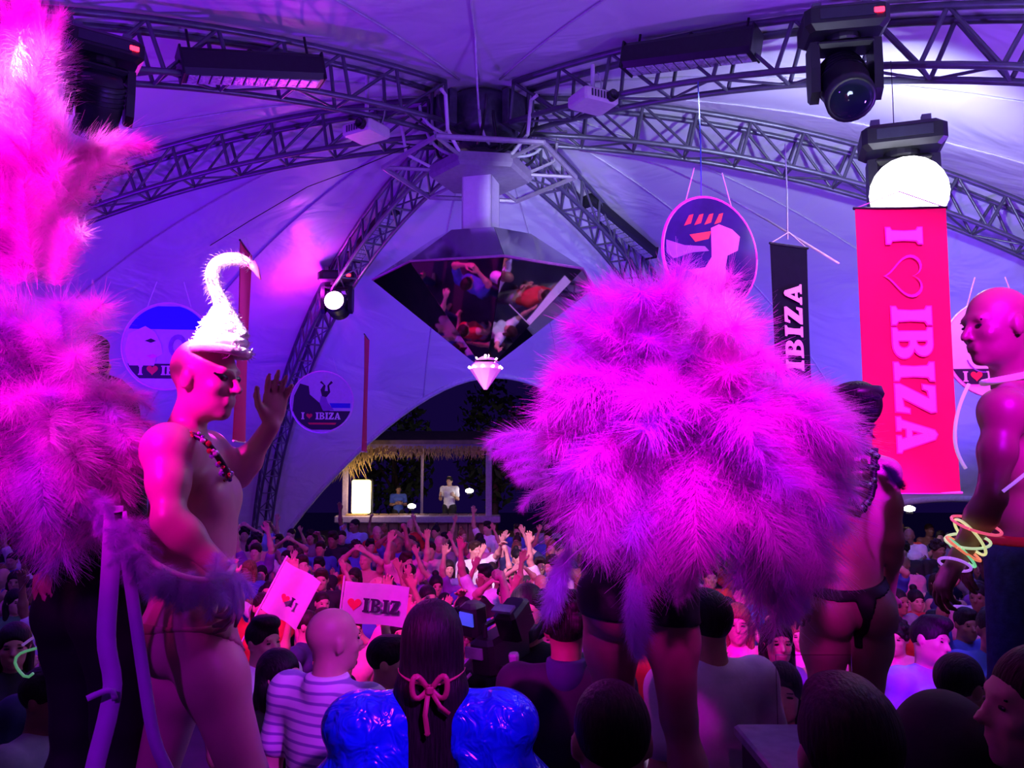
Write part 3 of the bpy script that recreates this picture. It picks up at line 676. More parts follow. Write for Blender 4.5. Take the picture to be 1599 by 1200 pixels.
def disc(loc, r, yaw, label, rim, face, pitch=0.0):
    S = empty('round_sign', tuple(loc), (pitch, 0, yaw), label=label, cat='sign', group='round hanging signs')
    RX = Matrix.Rotation(PI/2, 4, 'X')
    MB().lathe([(r*.97, -.012), (r*.985, .012)], RX, 48).build('face', face, S)
    MB().tube([Vector((r*math.cos(2*PI*i/48), -.005, r*math.sin(2*PI*i/48))) for i in range(49)], r*.028, 8).build('rim', rim, S, True)
    for sx in (-1, 1): MB().tube([(sx*r*.5, 0, r*.86), (sx*r*.3, 0, r*1.5)], .004, 4).build('hang_wire', ROPE, S)
    return S
FM = lambda x, z, d=.016: Matrix.Translation((x, -d, z)) @ Matrix.Rotation(PI/2, 4, 'X')
def patch(S, name, pts, m, d=.014): return link(name, flat_mesh(name, [pts], .001), m, S, FM(0, 0, d))
def seg(r, z0, z1, n=14):
    a0, a1 = math.asin(z0/r), math.asin(z1/r)
    return [(r*math.cos(a0+(a1-a0)*i/n), r*math.sin(a0+(a1-a0)*i/n)) for i in range(n+1)]+[(-r*math.cos(a1+(a0-a1)*i/n), r*math.sin(a1+(a0-a1)*i/n)) for i in range(n+1)]
RIMP = mat('rim_pink', (.80, .40, .85), .4, var=.05); RIMM = mat('rim_magenta', (.95, .10, .75), .35, var=.05); SEAB = mat('print_blue', (.02, .02, .75), .6, var=.05); INK = mat('print_ink', (.02, .012, .05), .6, var=.05); SKINP = mat('print_violet', (.30, .10, .55), .6, var=.1); FIGP = mat('print_magenta', (.95, .12, .62), .6, var=.15)
# small sign above the crowd
r = .505; S = disc(at(503, 628, 13.2), r, math.radians(8), 'small round lilac sign with figures and lettering beside the back truss', RIMP, LIL)
patch(S, 'sea', [(.12, -.02), (.46, -.02), (.46, -.10), (.16, -.10)], SEAB)
patch(S, 'figure', [(-.45, .10), (-.36, .30), (-.22, .26), (-.20, .12), (-.06, .0), (.08, -.10), (.14, -.16), (-.47, -.16)], INK)
patch(S, 'figure', [(-.02, .10), (.06, .08), (.10, -.02), (.20, -.14), (.02, -.15), (-.04, -.02)], SKINP, .0155)
patch(S, 'dancing_figure', [(.0, .08), (-.03, .20), (.02, .28), (-.04, .32), (-.02, .35), (.05, .27), (.04, .18), (.09, .18), (.08, .27), (.14, .35), (.17, .32), (.11, .27), (.13, .16), (.07, .08)], INK)
patch(S, 'text_band', seg(r*.96, -.46, -.15), INK, .0145)
word('I', S, FM(-.33, -.29, .017), WHT, .115); word('<', S, FM(-.25, -.285, .017), HEARTR, .10); word('IBIZA', S, FM(-.10, -.29, .017), WHT, .115)
patch(S, 'strapline', [(-.22, -.345), (.24, -.345), (.22, -.375), (-.20, -.375)], HEARTR, .017)
# sign behind the pink dancer
r = .44; S = disc(at(262, 541, 8.0), r, math.radians(6), 'round violet sign with a painted face behind the swan hat dancer', RIMP, LIL)
patch(S, 'sky', seg(r*.95, .17, .405), SEAB)
patch(S, 'painted_face', [(-.38, .12), (-.22, .20), (-.12, .14), (-.06, .02), (-.04, -.08), (-.10, -.12), (-.12, -.20), (-.36, -.20), (-.41, -.05)], RIMP, .0155)
patch(S, 'painted_eye', [(-.22, .05), (-.16, .075), (-.11, .05), (-.16, .03)], INK, .017); patch(S, 'painted_mouth', [(-.20, -.10), (-.13, -.08), (-.09, -.11), (-.15, -.13)], FIGP, .017)
patch(S, 'painted_curl', arc(.10, -.0, .09, .12, 20, 300, 12)+arc(.10, .0, .05, .07, 300, 20, 12), SKINP, .016)
patch(S, 'text_band', seg(r*.95, -.33, -.18), INK, .0145)
word('I', S, FM(-.27, -.295, .017), RIMP, .095); word('<', S, FM(-.19, -.30, .017), HEARTR, .11); word('IBIZA', S, FM(-.05, -.295, .017), RIMP, .095)
# large sign
r = .352; S = disc(at(1109, 397, 4.8), r, math.radians(24), 'large round sign with magenta rim and dark glossy picture above the pink plumes', RIMM, mat('sign_dark_gloss', (.03, .012, .16), .12, var=.3, scale=5))
patch(S, 'painted_figure', [(.0, .16), (.06, .19), (.16, .17), (.22, .13), (.20, .04), (.12, .0), (.10, -.08), (.14, -.14), (.13, -.18), (-.05, -.18), (-.18, -.12), (-.05, -.09), (.0, -.02)], FIGP)
patch(S, 'painted_wave', [(-.33, .05), (-.20, .03), (-.05, .04), (-.02, .015), (-.15, -.01), (-.28, -.06), (-.33, -.03)], SKINP)
for k in range(4): patch(S, 'red_mark', [(-.20+k*.075, .15+k*.012), (-.15+k*.075, .17+k*.012), (-.13+k*.075, .23+k*.012), (-.16+k*.075, .22+k*.012)], HEARTR)
patch(S, 'red_shape', [(-.16, .10), (.0, .14), (-.02, .09), (-.12, .06)], HEARTR)  # red shape printed in the sign's picture
word('IBIZA', S, FM(-.20, -.27, .017), FIGP, .105)
RIMSIL = mat('rim_white', (.8, .8, .85), .4)
r = .30; S = disc(at(1552, 545, 4.9), r, math.radians(-4), 'round white sign with dark lettering band behind the bald man', RIMSIL, WHT)
patch(S, 'text_band', seg(r*.95, -.22, -.125), INK, .0145); word('I', S, FM(-.20, -.205, .017), WHT, .065); word('<', S, FM(-.155, -.205, .017), HEARTR, .07); word('IBIZA', S, FM(-.06, -.205, .017), WHT, .065)
patch(S, 'curl', arc(-.07, -.03, .11, .12, 200, 330, 12)+arc(-.07, -.03, .102, .112, 330, 200, 12), SKINP, .015)
# ------------------------------------------------------------------ the bar beyond the back opening
WOODB = mat('bar_wood', (.22, .13, .09), .6, var=.3, scale=6); LILW = mat('bar_paint', (.30, .22, .42), .6, var=.15)
BY = 19.6; DK = .95
dk = MB().box((-1.2, 21.5, DK/2), (9, 5, DK)).build('floor_deck', WOODB); tag(dk, 'raised wooden deck of the bar outside the tent', 'deck', kind='structure')
bar = empty('bar_hut', (0, BY, 0), label='open fronted bar hut with ragged thatch fringe beyond the tent opening', cat='bar')
xl, xr = at(545, 800, BY).x, at(762, 800, BY).x; zc = at(600, 806, BY).z; zr = at(600, 700, BY).z
MB().box(((xl+xr)/2, 0, zc-.07), (xr-xl+.6, .55, .16), None, .02).build('counter_top', LILW, bar)
n = 14
for k in range(n): MB().box((xl+(k+.5)*(xr-xl)/n, .02, (zc-.15+DK)/2-.25), ((xr-xl)/n*.92, .06, zc-.15-DK+.9), None, .006).build('front_plank', WOODB, bar)
for x, wd in ((xr+.02, .15), (xl-.1, .13), ((xl+xr)/2-.1, .07)):
    y = 0 if wd > .1 else 1.6
    MB().box((x, y, (zr+.3)/2), (wd, wd, zr+.3), None, .01).build('post', LILW, bar)
MB().box(((xl+xr)/2, -.05, zr+.05), (xr-xl+.5, .14, .14), None, .01).build('beam', LILW, bar)
MB().box(((xl+xr)/2, 1.2, zr+.30), (xr-xl+1.2, 3.2, .10), Matrix.Rotation(math.radians(6), 3, 'X')).build('roof_slab', WOODB, bar)
THATCH = mat('thatch', (.45, .30, .12), .9, var=.4, scale=30)
tr_ = random.Random(4); v = []; f = []
for k in range(420):
    x = tr_.uniform(xl-.2, xr); L = tr_.uniform(.12, .34) if x > xl+.6 else tr_.uniform(.3, .9)*(1.2-(x-xl+.2)*.8); a = tr_.uniform(-.5, .5); y = tr_.uniform(-.25, .0); w_ = .012; z = zr+tr_.uniform(-.02, .06); n = len(v)
    v += [(x-w_, y, z), (x+w_, y, z), (x+a*L*.5+w_*.8, y-.05, z-L*.6), (x+a*L*.5-w_*.8, y-.05, z-L*.6), (x+a*L, y-.03, z-L)]; f += [(n, n+1, n+2, n+3), (n+3, n+2, n+4)]
tag(link('thatch_fringe', pymesh('thatch_fringe', v, f), THATCH, bar), kind='stuff')
SIGNL = mat('lit_sign', (1, .9, .6), .4, emit=(1, .80, .42), es=2.2, var=.25, scale=9)
ls = empty('light_box', tuple(at(564, 776, BY-.05)), label='glowing warm yellow light box on the bar counter', cat='light box')
MB().box((0, 0, 0), (.46, .08, .80), None, .03).build('lit_face', SIGNL, ls); MB().box((.02, .06, -.01), (.52, .06, .86), None, .03).build('case', BLACKM, ls); MB().box((-.1, 0, -.44), (.5, .2, .06), None, .01).build('foot', THATCH, ls)
lamp('light_box_glow', 'POINT', tuple(at(566, 765, BY-.5)), (1, .72, .32), 45, None, .15)
lamp('bar_warm', 'POINT', tuple(at(700, 725, BY+1.4)), (1, .6, .3), 14, None, .15)
BULB = mat('bulb', (1, .95, .85), .3, emit=(1, .93, .82), es=25, var=0)
for px, py, Y, lb in ((643, 791, BY-.1, 'small glowing lamp standing on the bar counter'), (733, 767, BY+.6, 'small bright bulb hanging inside the bar near its post'), (1420, 795, 15.0, 'small bright lamp seen below the red banner')):
    b = empty('bar_lamp', tuple(at(px, py, Y)), label=lb, cat='lamp')
    MB().lathe([(.02, -.05), (.09, -.03), (.10, .02), (.05, .05), (.01, .06)], None, 14).build('bulb', BULB, b, True); MB().lathe([(.06, -.09), (.06, -.05)], None, 10).build('socket', BLACKM, b)
LEAF = mat('leaf_green', (.05, .085, .03), .7, var=.4, scale=5, transl=.2); BARK = mat('bark', (.10, .07, .05), .9, var=.3)
def tree(x, y, h, r, label, n=900, seed=0):
    rg = np.random.default_rng(seed); T = empty('tree', (x, y, 0), label=label, cat='tree', group='trees behind the bar')
    MB().tube([(0, 0, 0), (.08, .05, h*.4), (0, 0, h*.75)], [.14, .10, .05], 8).build('trunk', BARK, T, True)
    for k in range(4):
        a = k*1.6; MB().tube([(0, 0, h*.45), (math.cos(a)*r*.6, math.sin(a)*r*.6, h*.75)], [.06, .02], 6).build('branch', BARK, T, True)
    c = rg.normal(size=(n, 3)); c /= np.linalg.norm(c, axis=1)[:, None]; c *= (rg.uniform(.3, 1, (n, 1))**.5)*np.array([r, r, h*.42]); c[:, 2] += h*.68
    d = rg.normal(size=(n, 3)); d /= np.linalg.norm(d, axis=1)[:, None]; e = np.cross(d, rg.normal(size=(n, 3))); e /= np.linalg.norm(e, axis=1)[:, None]
    s = rg.uniform(.10, .22, (n, 1)); V = np.stack([c-d*s, c+e*s*.4, c+d*s, c-e*s*.4], 1).reshape(-1, 3); Q = np.arange(4*n).reshape(n, 4)
    tag(link('foliage', npmesh('foliage', V, Q, False), LEAF, T), kind='stuff')
tree(-3.6, 24.5, 4.6, 1.3, 'dark leafy tree behind the bar, over the light box', seed=1); tree(-.6, 26.0, 5.2, 1.3, 'tall dark tree behind the bar, mid-way along the counter', seed=2)
tree(2.3, 24.5, 4.4, 1.3, 'dark tree behind the bar post', seed=3); tree(-7.0, 22.5, 4.0, 1.6, 'dark shrubby tree beside the bar near the back truss foot', seed=4); tree(5.8, 23, 4.6, 1.8, 'dark tree outside the tent behind the pink plumes', seed=5)
# ------------------------------------------------------------------ people
VAR = {}
def variant(al, ar, fem=False, sleeve=.62, hy=0.0, hp=0.0, fat=1.0, h=.0125, hr=0.0, lean=0.0):
    key = (al, ar, fem, sleeve, hy, hp, fat, h, hr, lean)
    if key in VAR: return VAR[key]
    J = base_joints(fem)
    if lean:
        R = rotm('X', -lean)
        for k in ('wai', 'che', 'nec', 'head', 'shL', 'shR'): J[k] = A_(0, 0, .97)+R @ (J[k]-A_(0, 0, .97))
    for sd, a in (('L', al), ('R', ar)): set_arm(J, sd, a)
    J['HR'] = rotm('Z', hy) @ rotm('X', hp) @ rotm('Y', hr)
    body = body_mesh('person_body', full_prims(J, fem, fat, h), h)
    shirt = None
    if sleeve is not None:
        hem = (lambda X, Y, Z: (.86-Z)+0*X+0*Y)
        shirt = body_mesh('shirt', shirt_prims(J, fem, fat, sleeve), max(h, .012), .012, hem)
    tro = body_mesh('trousers', trouser_prims(J), .016, .012, lambda X, Y, Z: Z-1.02+0*X+0*Y)
    VAR[key] = (body, shirt, tro, J)
    return VAR[key]
SPOTS = []
def figure(V, loc, yaw, s, skin, hair, hairm, shirtm, trom, label, cat='person', group=None, eyes=False, shirt_name='shirt'):
    body, shirt, tro, J = V; SPOTS.append((loc[0], loc[1]))
    o = link('person', body, None, None, Matrix.Translation(Vector(loc)) @ Matrix.Rotation(yaw, 4, 'Z') @ Matrix.Scale(s, 4)); setmat(o, skin); tag(o, label, cat, group)
    if shirt is not None and shirtm is not None: setmat(link(shirt_name, shirt, None, o), shirtm)
    setmat(link('trousers', tro, None, o), trom)
    if hair: setmat(link('hair', hair_mesh(hair), None, o, H4(J)), hairm)
    if eyes: add_eyes(o, J)
    return o, J
ORD = ['first', 'second', 'third', 'fourth', 'fifth', 'sixth', 'seventh', 'eighth', 'ninth', 'tenth', 'eleventh', 'twelfth', 'thirteenth', 'fourteenth', 'fifteenth', 'sixteenth', 'seventeenth', 'eighteenth', 'nineteenth', 'twentieth', 'twenty-first', 'twenty-second', 'twenty-third', 'twenty-fourth']
POSES = [('down', 'down', 0, .62, 'arms down'), ('up', 'up', 0, .62, 'both arms raised'), ('down', 'up', 0, .62, 'one arm raised'), ('clap', 'clap', 0, .62, 'clapping overhead'), ('bent', 'phone', 1, .45, 'holding up a phone hand'), ('wide', 'wide', 1, .4, 'arms flung wide'), ('down', 'bent', 1, 0, 'one forearm lifted'), ('bent', 'bent', 0, .62, 'forearms lifted'), ('fist', 'down', 0, 0, 'one fist raised'), ('point', 'down', 0, .62, 'one arm stretched forward'), ('cross', 'cross', 0, .62, 'arms folded'), ('down', 'fist', 1, .45, 'one fist raised')]
HY = [.0, .35, -.3, .0, -.2, .1, .4, -.35, .2, .15, -.1, -.4]
cr = random.Random(21)
rows = [5.45, 6.05, 6.7, 7.35, 8.0, 8.7, 9.4, 10.2, 11.0, 11.9, 12.8, 13.8, 14.9, 16.0]
HN = {'short': 'short-haired', 'crop': 'crop-haired', 'quiff': 'quiff-haired', 'long': 'long-haired', 'bun': 'bun-haired', 'curly': 'curly-haired', None: 'bald'}
FLAGSPOT = []
def project(p):
    d = Vector(p)-camo.location; y = d.y*math.cos(PITCH)+d.z*math.sin(PITCH); z = -d.y*math.sin(PITCH)+d.z*math.cos(PITCH)
    return 799.5+F*d.x/y, 600-F*z/y
# figures on the riser and stage, placed by where their heads are seen ---------
def seen(px, py, Y, floor, hh=1.625):
    p = at(px, py, Y); return (p.x, p.y, floor), (p.z-floor)/hh
def mid(px, py, floor, yaw, V, skin, hair, hm, sm, tm, label, Y=None, eyes=True, tall=1.0):
    if Y is None:
        k = (py-720)/1250.0; Y = (CAMZ-floor-1.60*tall)/k
    loc, s = seen(px, py, Y, floor); return figure(V, loc, yaw, s, SKIN[skin], hair, HAIRM[hm], sm, tm, label, eyes=eyes)
D2 = math.radians; hN = .0105
W, K = CLOTH['white'], CLOTH['black']
mid(408, 1003, LEVEL1, D2(-130), variant('down', 'down', hy=.1, h=hN), 3, 'quiff', 0, W, DENIM, 'man with short dark hair and white shirt beside the dancer thigh, looking across')
mid(432, 1058, LEVEL1, D2(-115), variant('bent', 'bent', True, .4, h=hN), 0, 'long', 0, K, DENIM, 'woman in black with hands near her chin beside the dancer thigh')
mid(478, 978, 0, D2(-100), variant('down', 'down', h=hN), 3, 'crop', 2, CLOTH['navy'], K, 'man in navy T-shirt in profile under the tilted pale flag')
mid(602, 1034, LEVEL1, D2(-95), variant('down', 'bent', h=hN), 3, 'short', 0, CLOTH['purple'], K, 'man with dark cropped sides in profile between striped shirt and blue satin sleeve')
mid(548, 985, 0, D2(-150), variant('up', 'down', h=hN), 0, 'short', 1, CLOTH['pink'], K, 'man in pink T-shirt with raised arm below the lettered flag')
mid(720, 990, LEVEL1, D2(170), variant('fist', 'down', h=hN), 3, 'curly', 0, CLOTH['purple'], K, 'curly-haired man with raised fist behind the woman wearing a bow')
mid(1152, 975, LEVEL1, D2(165), variant('bent', 'phone', True, .4, h=hN), 0, 'long', 3, CLOTH['pink'], DENIM, 'fair-haired woman in pink top holding a hand up behind the white T-shirt')
mid(1213, 1003, LEVEL1, D2(178), variant('down', 'bent', True, 0, h=hN), 0, 'long', 0, CLOTH['purple'], DENIM, 'smiling long-haired woman under the hanging pink plume tips')
mid(1222, 1082, LEVEL1, D2(160), variant('down', 'down', True, .4, h=hN), 3, 'long', 0, K, DENIM, 'dark-haired woman in black added behind the glass panel to stand for its reflection')  # figure put where the glass only shows a reflection
mid(1448, 1002, LEVEL1, D2(-165), variant('down', 'down', hy=.3, h=hN, hr=-.35), 0, 'quiff', 0, CLOTH['sky'], DENIM, 'man with dark quiff and tilted head in pale blue shirt behind the dancer')
mid(1400, 940, 0, D2(-160), variant('down', 'down', h=hN), 2, 'crop', 0, CLOTH['grey'], DENIM, 'man in grey T-shirt just past the dancer hip')
mid(1528, 928, 0, D2(-35), variant('down', 'bent', h=hN), 1, 'short', 0, W, DENIM, 'man in white T-shirt turned away under the glow bracelets')
mid(1548, 985, LEVEL1, D2(170), variant('down', 'down', h=hN), 2, 'crop', 0, CLOTH['blue'], DENIM, 'man in blue T-shirt next to the jeans of the bald man')
mid(88, 1032, LEVEL1, D2(-120), variant('down', 'down', hy=-.1, h=hN), 3, 'short', 2, CLOTH['navy'], K, 'man in navy shirt looking across beside the black trousers')
mid(22, 1010, LEVEL1, D2(-150), variant('down', 'down', True, .4, h=hN), 3, 'long', 0, K, K, 'long-haired woman in black at the frame edge near the glow ring')
mid(68, 1092, LEVEL1, D2(-100), variant('down', 'down', hy=.05, h=hN), 2, 'short', 0, CLOTH['grey'], K, 'dark bearded man in grey T-shirt in profile at the lower frame corner', Y=3.45)
mid(1497, 1075, LEVEL1, D2(-62), variant('down', 'bent', hy=-.1, h=hN), 2, 'crop', 0, W, K, 'bearded man with cropped hair and white collar facing away from the dancers', Y=3.35)
# stage: backs of heads -------------------------------------------------------
o, J = mid(516, 1004, LEVEL2, D2(-28), variant('down', 'bent', fat=1.10, h=hN, hy=-.45), 3, None, 0, None, DENIM, 'bald man in white striped shirt seen from behind', Y=3.05)
STR = mat('striped_shirt', (.8, .8, .84), .8, var=0)
def stripes(m, c0, c1, freq):
    N = m.node_tree.nodes; L = m.node_tree.links; tc = N.new('ShaderNodeTexCoord'); wv = N.new('ShaderNodeTexWave'); wv.bands_direction = 'Z'; wv.inputs['Scale'].default_value = freq; wv.inputs['Distortion'].default_value = .6
    rp = N.new('ShaderNodeValToRGB'); rp.color_ramp.elements[0].color = (*c1, 1); rp.color_ramp.elements[1].color = (*c0, 1); rp.color_ramp.elements[0].position = .12; rp.color_ramp.elements[1].position = .3
    L.new(tc.outputs['Object'], wv.inputs['Vector']); L.new(wv.outputs['Fac'], rp.inputs['Fac']); L.new(rp.outputs['Color'], N['Principled BSDF'].inputs['Base Color'])
stripes(STR, (.82, .82, .86), (.30, .26, .50), 9)
sp = shirt_prims(J, False, 1.10, .62)+[cap(J['nec']+A_(0, -.015, -.01), J['nec']+A_(0, .0, .02), .068, .066, .02)]
link('striped_shirt', body_mesh('striped_shirt', sp, .011, .014, lambda X, Y, Z: np.maximum(.84-Z+0*X+0*Y, (Z-1.515)+0*X+0*Y)), STR, o)
o, J = mid(884, 985, LEVEL2, D2(-8), variant('down', 'down', h=hN), 2, 'curly', 0, None, K, 'curly-haired man in dark polo shirt seen from behind beside the shorts dancer', Y=3.15, eyes=False)
POLO = mat('polo_navy', (.008, .009, .022), .8, var=.2)
sh = link('polo_shirt', body_mesh('polo_shirt', shirt_prims(J), .011, .013, lambda X, Y, Z: (.84-Z)+0*X+0*Y), POLO, o)
link('collar', body_mesh('collar', [cap(J['nec']+A_(0, -.012, -.01), J['nec']+A_(0, .0, .045), .078, .070, .02)], .008, .004, lambda X, Y, Z: (Z-1.525)+0*X+0*Y), CLOTH['navy'], sh)
o, J = mid(1108, 978, LEVEL2, D2(20), variant('down', 'down', h=hN), 1, 'short', 0, None, DENIM, 'dark-haired man in white T-shirt seen from behind past the dancer leg', Y=3.08, eyes=False)
link('t_shirt', body_mesh('t_shirt', shirt_prims(J, False, 1.02), .010, .016, lambda X, Y, Z: (.84-Z)+0*X+0*Y), mat('tee_lilac_white', (.66, .64, .70), .85, var=.08, bump=.2), o)
mid(957, 1165, LEVEL2, D2(4), variant('down', 'down', h=hN), 3, 'crop', 2, K, K, 'back of a dark cropped head low in front of the dancers, beside blue satin', Y=1.78, eyes=False)
mid(1329, 1188, LEVEL2, D2(-10), variant('down', 'down', h=hN, hy=.1), 3, 'short', 1, K, K, 'back of a large brown-haired head below the dancer in the thong', Y=1.50, eyes=False)
mid(1640, 1112, LEVEL2, D2(84), variant('down', 'down', h=hN, hp=.05), 0, 'crop', 1, K, K, 'man whose lit face in profile is cut by the frame edge', Y=1.75)
o, J = mid(1478, 1195, LEVEL2, D2(-5), variant('down', 'down', h=hN), 1, 'short', 0, None, K, 'person in black hooded jacket at the lower edge', Y=1.95, eyes=False)
link('hooded_jacket', body_mesh('hooded_jacket', shirt_prims(J, False, 1.08, 1.85)+[ell(J['head']+A_(0, -.02, .01), (.115, .13, .15), None, .04), cap(J['nec'], J['head'], .10, .10, .04)], .012, .014, lambda X, Y, Z: (.80-Z)+0*X+0*Y), K, o)
# woman with the bow ------------------------------------------------------------
o, J = mid(675, 1012, LEVEL2, D2(3), variant('bent', 'bent', True, 0, h=hN), 0, None, 0, None, K, 'woman with long black hair, pink bow and shiny blue puffed sleeves', Y=2.55, eyes=False)
hp_ = [ell((0, -.02, .040), (.090, .112, .102), None, .02), ell((0, -.045, -.05), (.094, .080, .15), None, .03), cap((-.04, -.06, -.12), (-.05, -.14, -.78), .070, .05, .03), cap((.04, -.06, -.12), (.05, -.14, -.78), .070, .05, .03), neg(ell((0, .12, -.03), (.075, .07, .10), None, .01)), neg(ell((0, .08, -.14), (.06, .09, .12), None, .02))]
hr_ = link('hair', body_mesh('hair_long_back', hp_, .0075), HAIRM[0], o, H4(J))
BOW = mat('bow_ribbon_pink', (.45, .06, .12), .5, var=.1)
def ribbon(pts, w, nrm_, t=.0015):
    pts = [Vector(p) for p in pts]; v = []; f = []
    for i, p in enumerate(pts):
        d = (pts[min(i+1, len(pts)-1)]-pts[max(i-1, 0)]).normalized(); s = d.cross(Vector(nrm_)).normalized()*w/2; n = Vector(nrm_)*t
        v += [p-s-n, p+s-n, p+s+n, p-s+n]
    for i in range(len(pts)-1):
        a = 4*i
        for k in range(4): f.append((a+k, a+(k+1) % 4, a+4+(k+1) % 4, a+4+k))
    f += [(3, 2, 1, 0), (len(v)-4, len(v)-3, len(v)-2, len(v)-1)]
    return pymesh('ribbon', v, f, True)
yb = -.150
def loop(sx): return [(sx*(.004+.040*math.sin(PI*t)*1.0)+sx*.02*t*(1-t), yb-.012*math.sin(PI*t), -.085+.030*math.sin(2*PI*t)+.012*math.sin(PI*t)) for t in [i/16 for i in range(17)]]
for sx in (-1, 1): link('bow_loop', ribbon(loop(sx), .015, (0, 1, 0)), BOW, hr_)
link('bow_tail', ribbon([(-.004, yb-.004, -.09), (-.012, yb-.012, -.15), (-.004, yb-.014, -.20), (-.010, yb-.012, -.205)], .014, (0, 1, 0)), BOW, hr_)
link('bow_tail', ribbon([(.004, yb-.004, -.09), (.03, yb-.008, -.13), (.055, yb-.008, -.15)], .012, (0, 1, 0)), BOW, hr_)
MB().box((0, yb-.006, -.086), (.022, .016, .024), None, .005).build('bow_knot', BOW, hr_)
link('hair_band', ribbon([(.092*math.cos(a), -.035-.108*math.sin(a), -.075+.02*math.cos(a)**2) for a in [PI*i/16 for i in range(17)]], .014, (0, 0, 1)), BOW, hr_)
SATIN = mat('blue_satin', (.005, .04, .80), .20, var=.25, scale=7, bump=0.0, spec=.9)
nt = SATIN.node_tree; nz = nt.nodes.new('ShaderNodeTexNoise'); nz.inputs['Scale'].default_value = 9; nz.inputs['Detail'].default_value = 2; nz.inputs['Distortion'].default_value = .8
bp = nt.nodes.new('ShaderNodeBump'); bp.inputs['Strength'].default_value = .5; bp.inputs['Distance'].default_value = .05; nt.links.new(nz.outputs['Fac'], bp.inputs['Height']); nt.links.new(bp.outputs[0], nt.nodes['Principled BSDF'].inputs['Normal'])
rg = np.random.default_rng(8)
for sx in (-1, 1):
    sh = J['shL' if sx < 0 else 'shR']; t0 = A_(sx*.085, -.03, sh[2]+.005); t1 = A_(sx*.235, -.02, sh[2]-.30)
    P = [cap(t0, t1, .085, .195, .04), ell(t1+A_(sx*.0, 0, -.05), (.19, .17, .17), None, .04), ell(sh+A_(sx*.03, -.02, -.01), (.12, .11, .10), None, .04)]
    for k in range(13):
        a = 2*PI*(k+.6*rg.random())/13; u = A_(math.cos(a), .85*math.sin(a), 0)
        P.append(cap(t0+u*.075+A_(0, 0, -.02), t1+u*(.185+.03*rg.random())+A_(0, 0, .06-.12*rg.random()), .012, .034, .025))
    for k in range(5):
        a = -PI/2+rg.uniform(-1.1, 1.1); q = t0*.45+t1*.55+A_(math.cos(a)*.15, math.sin(a)*.14, 0); P.append(neg(cap(q+A_(0, 0, .07), q+A_(.05*rg.normal(), 0, -.12), .012, .022, .03)))
    link('puff_sleeve', body_mesh('puff_sleeve', P, .010), SATIN, o)
link('bodice', body_mesh('bodice', torso_prims(J, True), .012, .012, lambda X, Y, Z: np.maximum(.80-Z+0*X+0*Y, (Z-1.33)+0*X+0*Y)), SATIN, o)
# camera operator with video camera ----------------------------------------------
mid(826, 958, LEVEL1, D2(150), variant('bent', 'phone', h=hN, hy=.3), 3, 'crop', 0, K, K, 'bald-templed camera operator in black filming at the stage edge', Y=4.15)
VC = empty('video_camera', tuple(at(782, 1012, 3.85)), (math.radians(8), 0, math.radians(-32)), label='black shoulder video camera with pale panels held by the operator', cat='camera')
GLS = mat('camera_panel', (.35, .42, .48), .25, .2, var=.2)
MB().box((0, 0, 0), (.13, .34, .17), None, .02).build('body', BLACKM, VC)
MB().lathe([(.05, 0), (.058, .05), (.058, .14), (.068, .15), (.068, .20)], Matrix.Translation((0, .16, 0)) @ Matrix.Rotation(-PI/2, 4, 'X'), 18).build('lens_barrel', BLACKM, VC, True)
hood = MB().box((.10, -.02, .15), (.12, .16, .15), Matrix.Rotation(.35, 3, 'X'), .015).build('viewfinder_hood', BLACKM, VC)
MB().box((.10, -.105, .225), (.10, .05, .012), Matrix.Rotation(.35, 3, 'X')).build('pale_flap', GLS, hood)  # flap in the pale panel colour
MB().box((-.10, -.06, .14), (.11, .10, .17), Matrix.Rotation(-.2, 3, 'Z'), .02).build('monitor', BLACKM, VC)
MB().box((-.10, -.118, .16), (.085, .008, .06), Matrix.Rotation(-.2, 3, 'Z')).build('monitor_screen', mat('monitor_blue', (.05, .1, .5), .3, emit=(.06, .10, .9), es=.6), VC)
MB().box((-.03, -.175, .03), (.09, .012, .05)).build('side_panel', GLS, VC)
MB().tube([(0, -.12, .09), (0, -.12, .14), (0, .10, .14), (0, .10, .09)], .013, 8).build('handle', BLACKM, VC)
MB().tube([(.05, -.1, -.05), (.18, -.16, -.02), (.22, -.2, .0)], .012, 8).build('arm_bracket', BLACKM, VC)
MB().lathe([(.02, 0), (.024, .04), (.02, .05)], Matrix.Translation((.20, -.2, .02)), 10).build('knob', GLS, VC)
MB().tube([(-.06, -.17, -.07), (-.12, -.2, -.13), (-.10, -.2, -.26)], .008, 6).build('cable', CABLEP, VC, True)
# flags in the crowd -------------------------------------------------------------
FLAGW = mat('flag_white', (.82, .80, .86), .8, var=.06, transl=.25)
def flag(c, w, h, roll, yaw, label, txt, th, tx, ty):
    B = empty('crowd_flag', tuple(c), (0, roll, yaw), label=label, cat='flag', group='small flags waved in the crowd')
    v = []; f = []; nx, nz = 14, 8; wav = lambda x: .018*math.sin(x/w*7+.6)
    for s in (-1, 1):
        for i in range(nx+1):
            for j in range(nz+1): x = -w/2+w*i/nx; v.append((x, s*.0015+wav(x), -h/2+h*j/nz))
    k = (nx+1)*(nz+1)
    for i in range(nx):
        for j in range(nz): a = i*(nz+1)+j; f += [(a, a+nz+1, a+nz+2, a+1), (k+a, k+a+1, k+a+nz+2, k+a+nz+1)]
    link('cloth', pymesh('cloth', v, f, True), FLAGW, B)
    MB().tube([(-w/2-.01, 0, -h/2-.35), (-w/2-.01, 0, h/2+.03)], .007, 6).build('stick', WHITEM, B)
    if txt: word(txt, B, Matrix.Translation((tx, -.022, ty)) @ Matrix.Rotation(PI/2, 4, 'X'), INK, th, heart=HEARTR, track=.04)
    return B
flag(at(586, 944, 5.1), .40, .25, D2(6), D2(4), 'pale flag with red heart and dark lettering held up behind the striped shirt', '<IBIZ', .085, -.17, -.05)
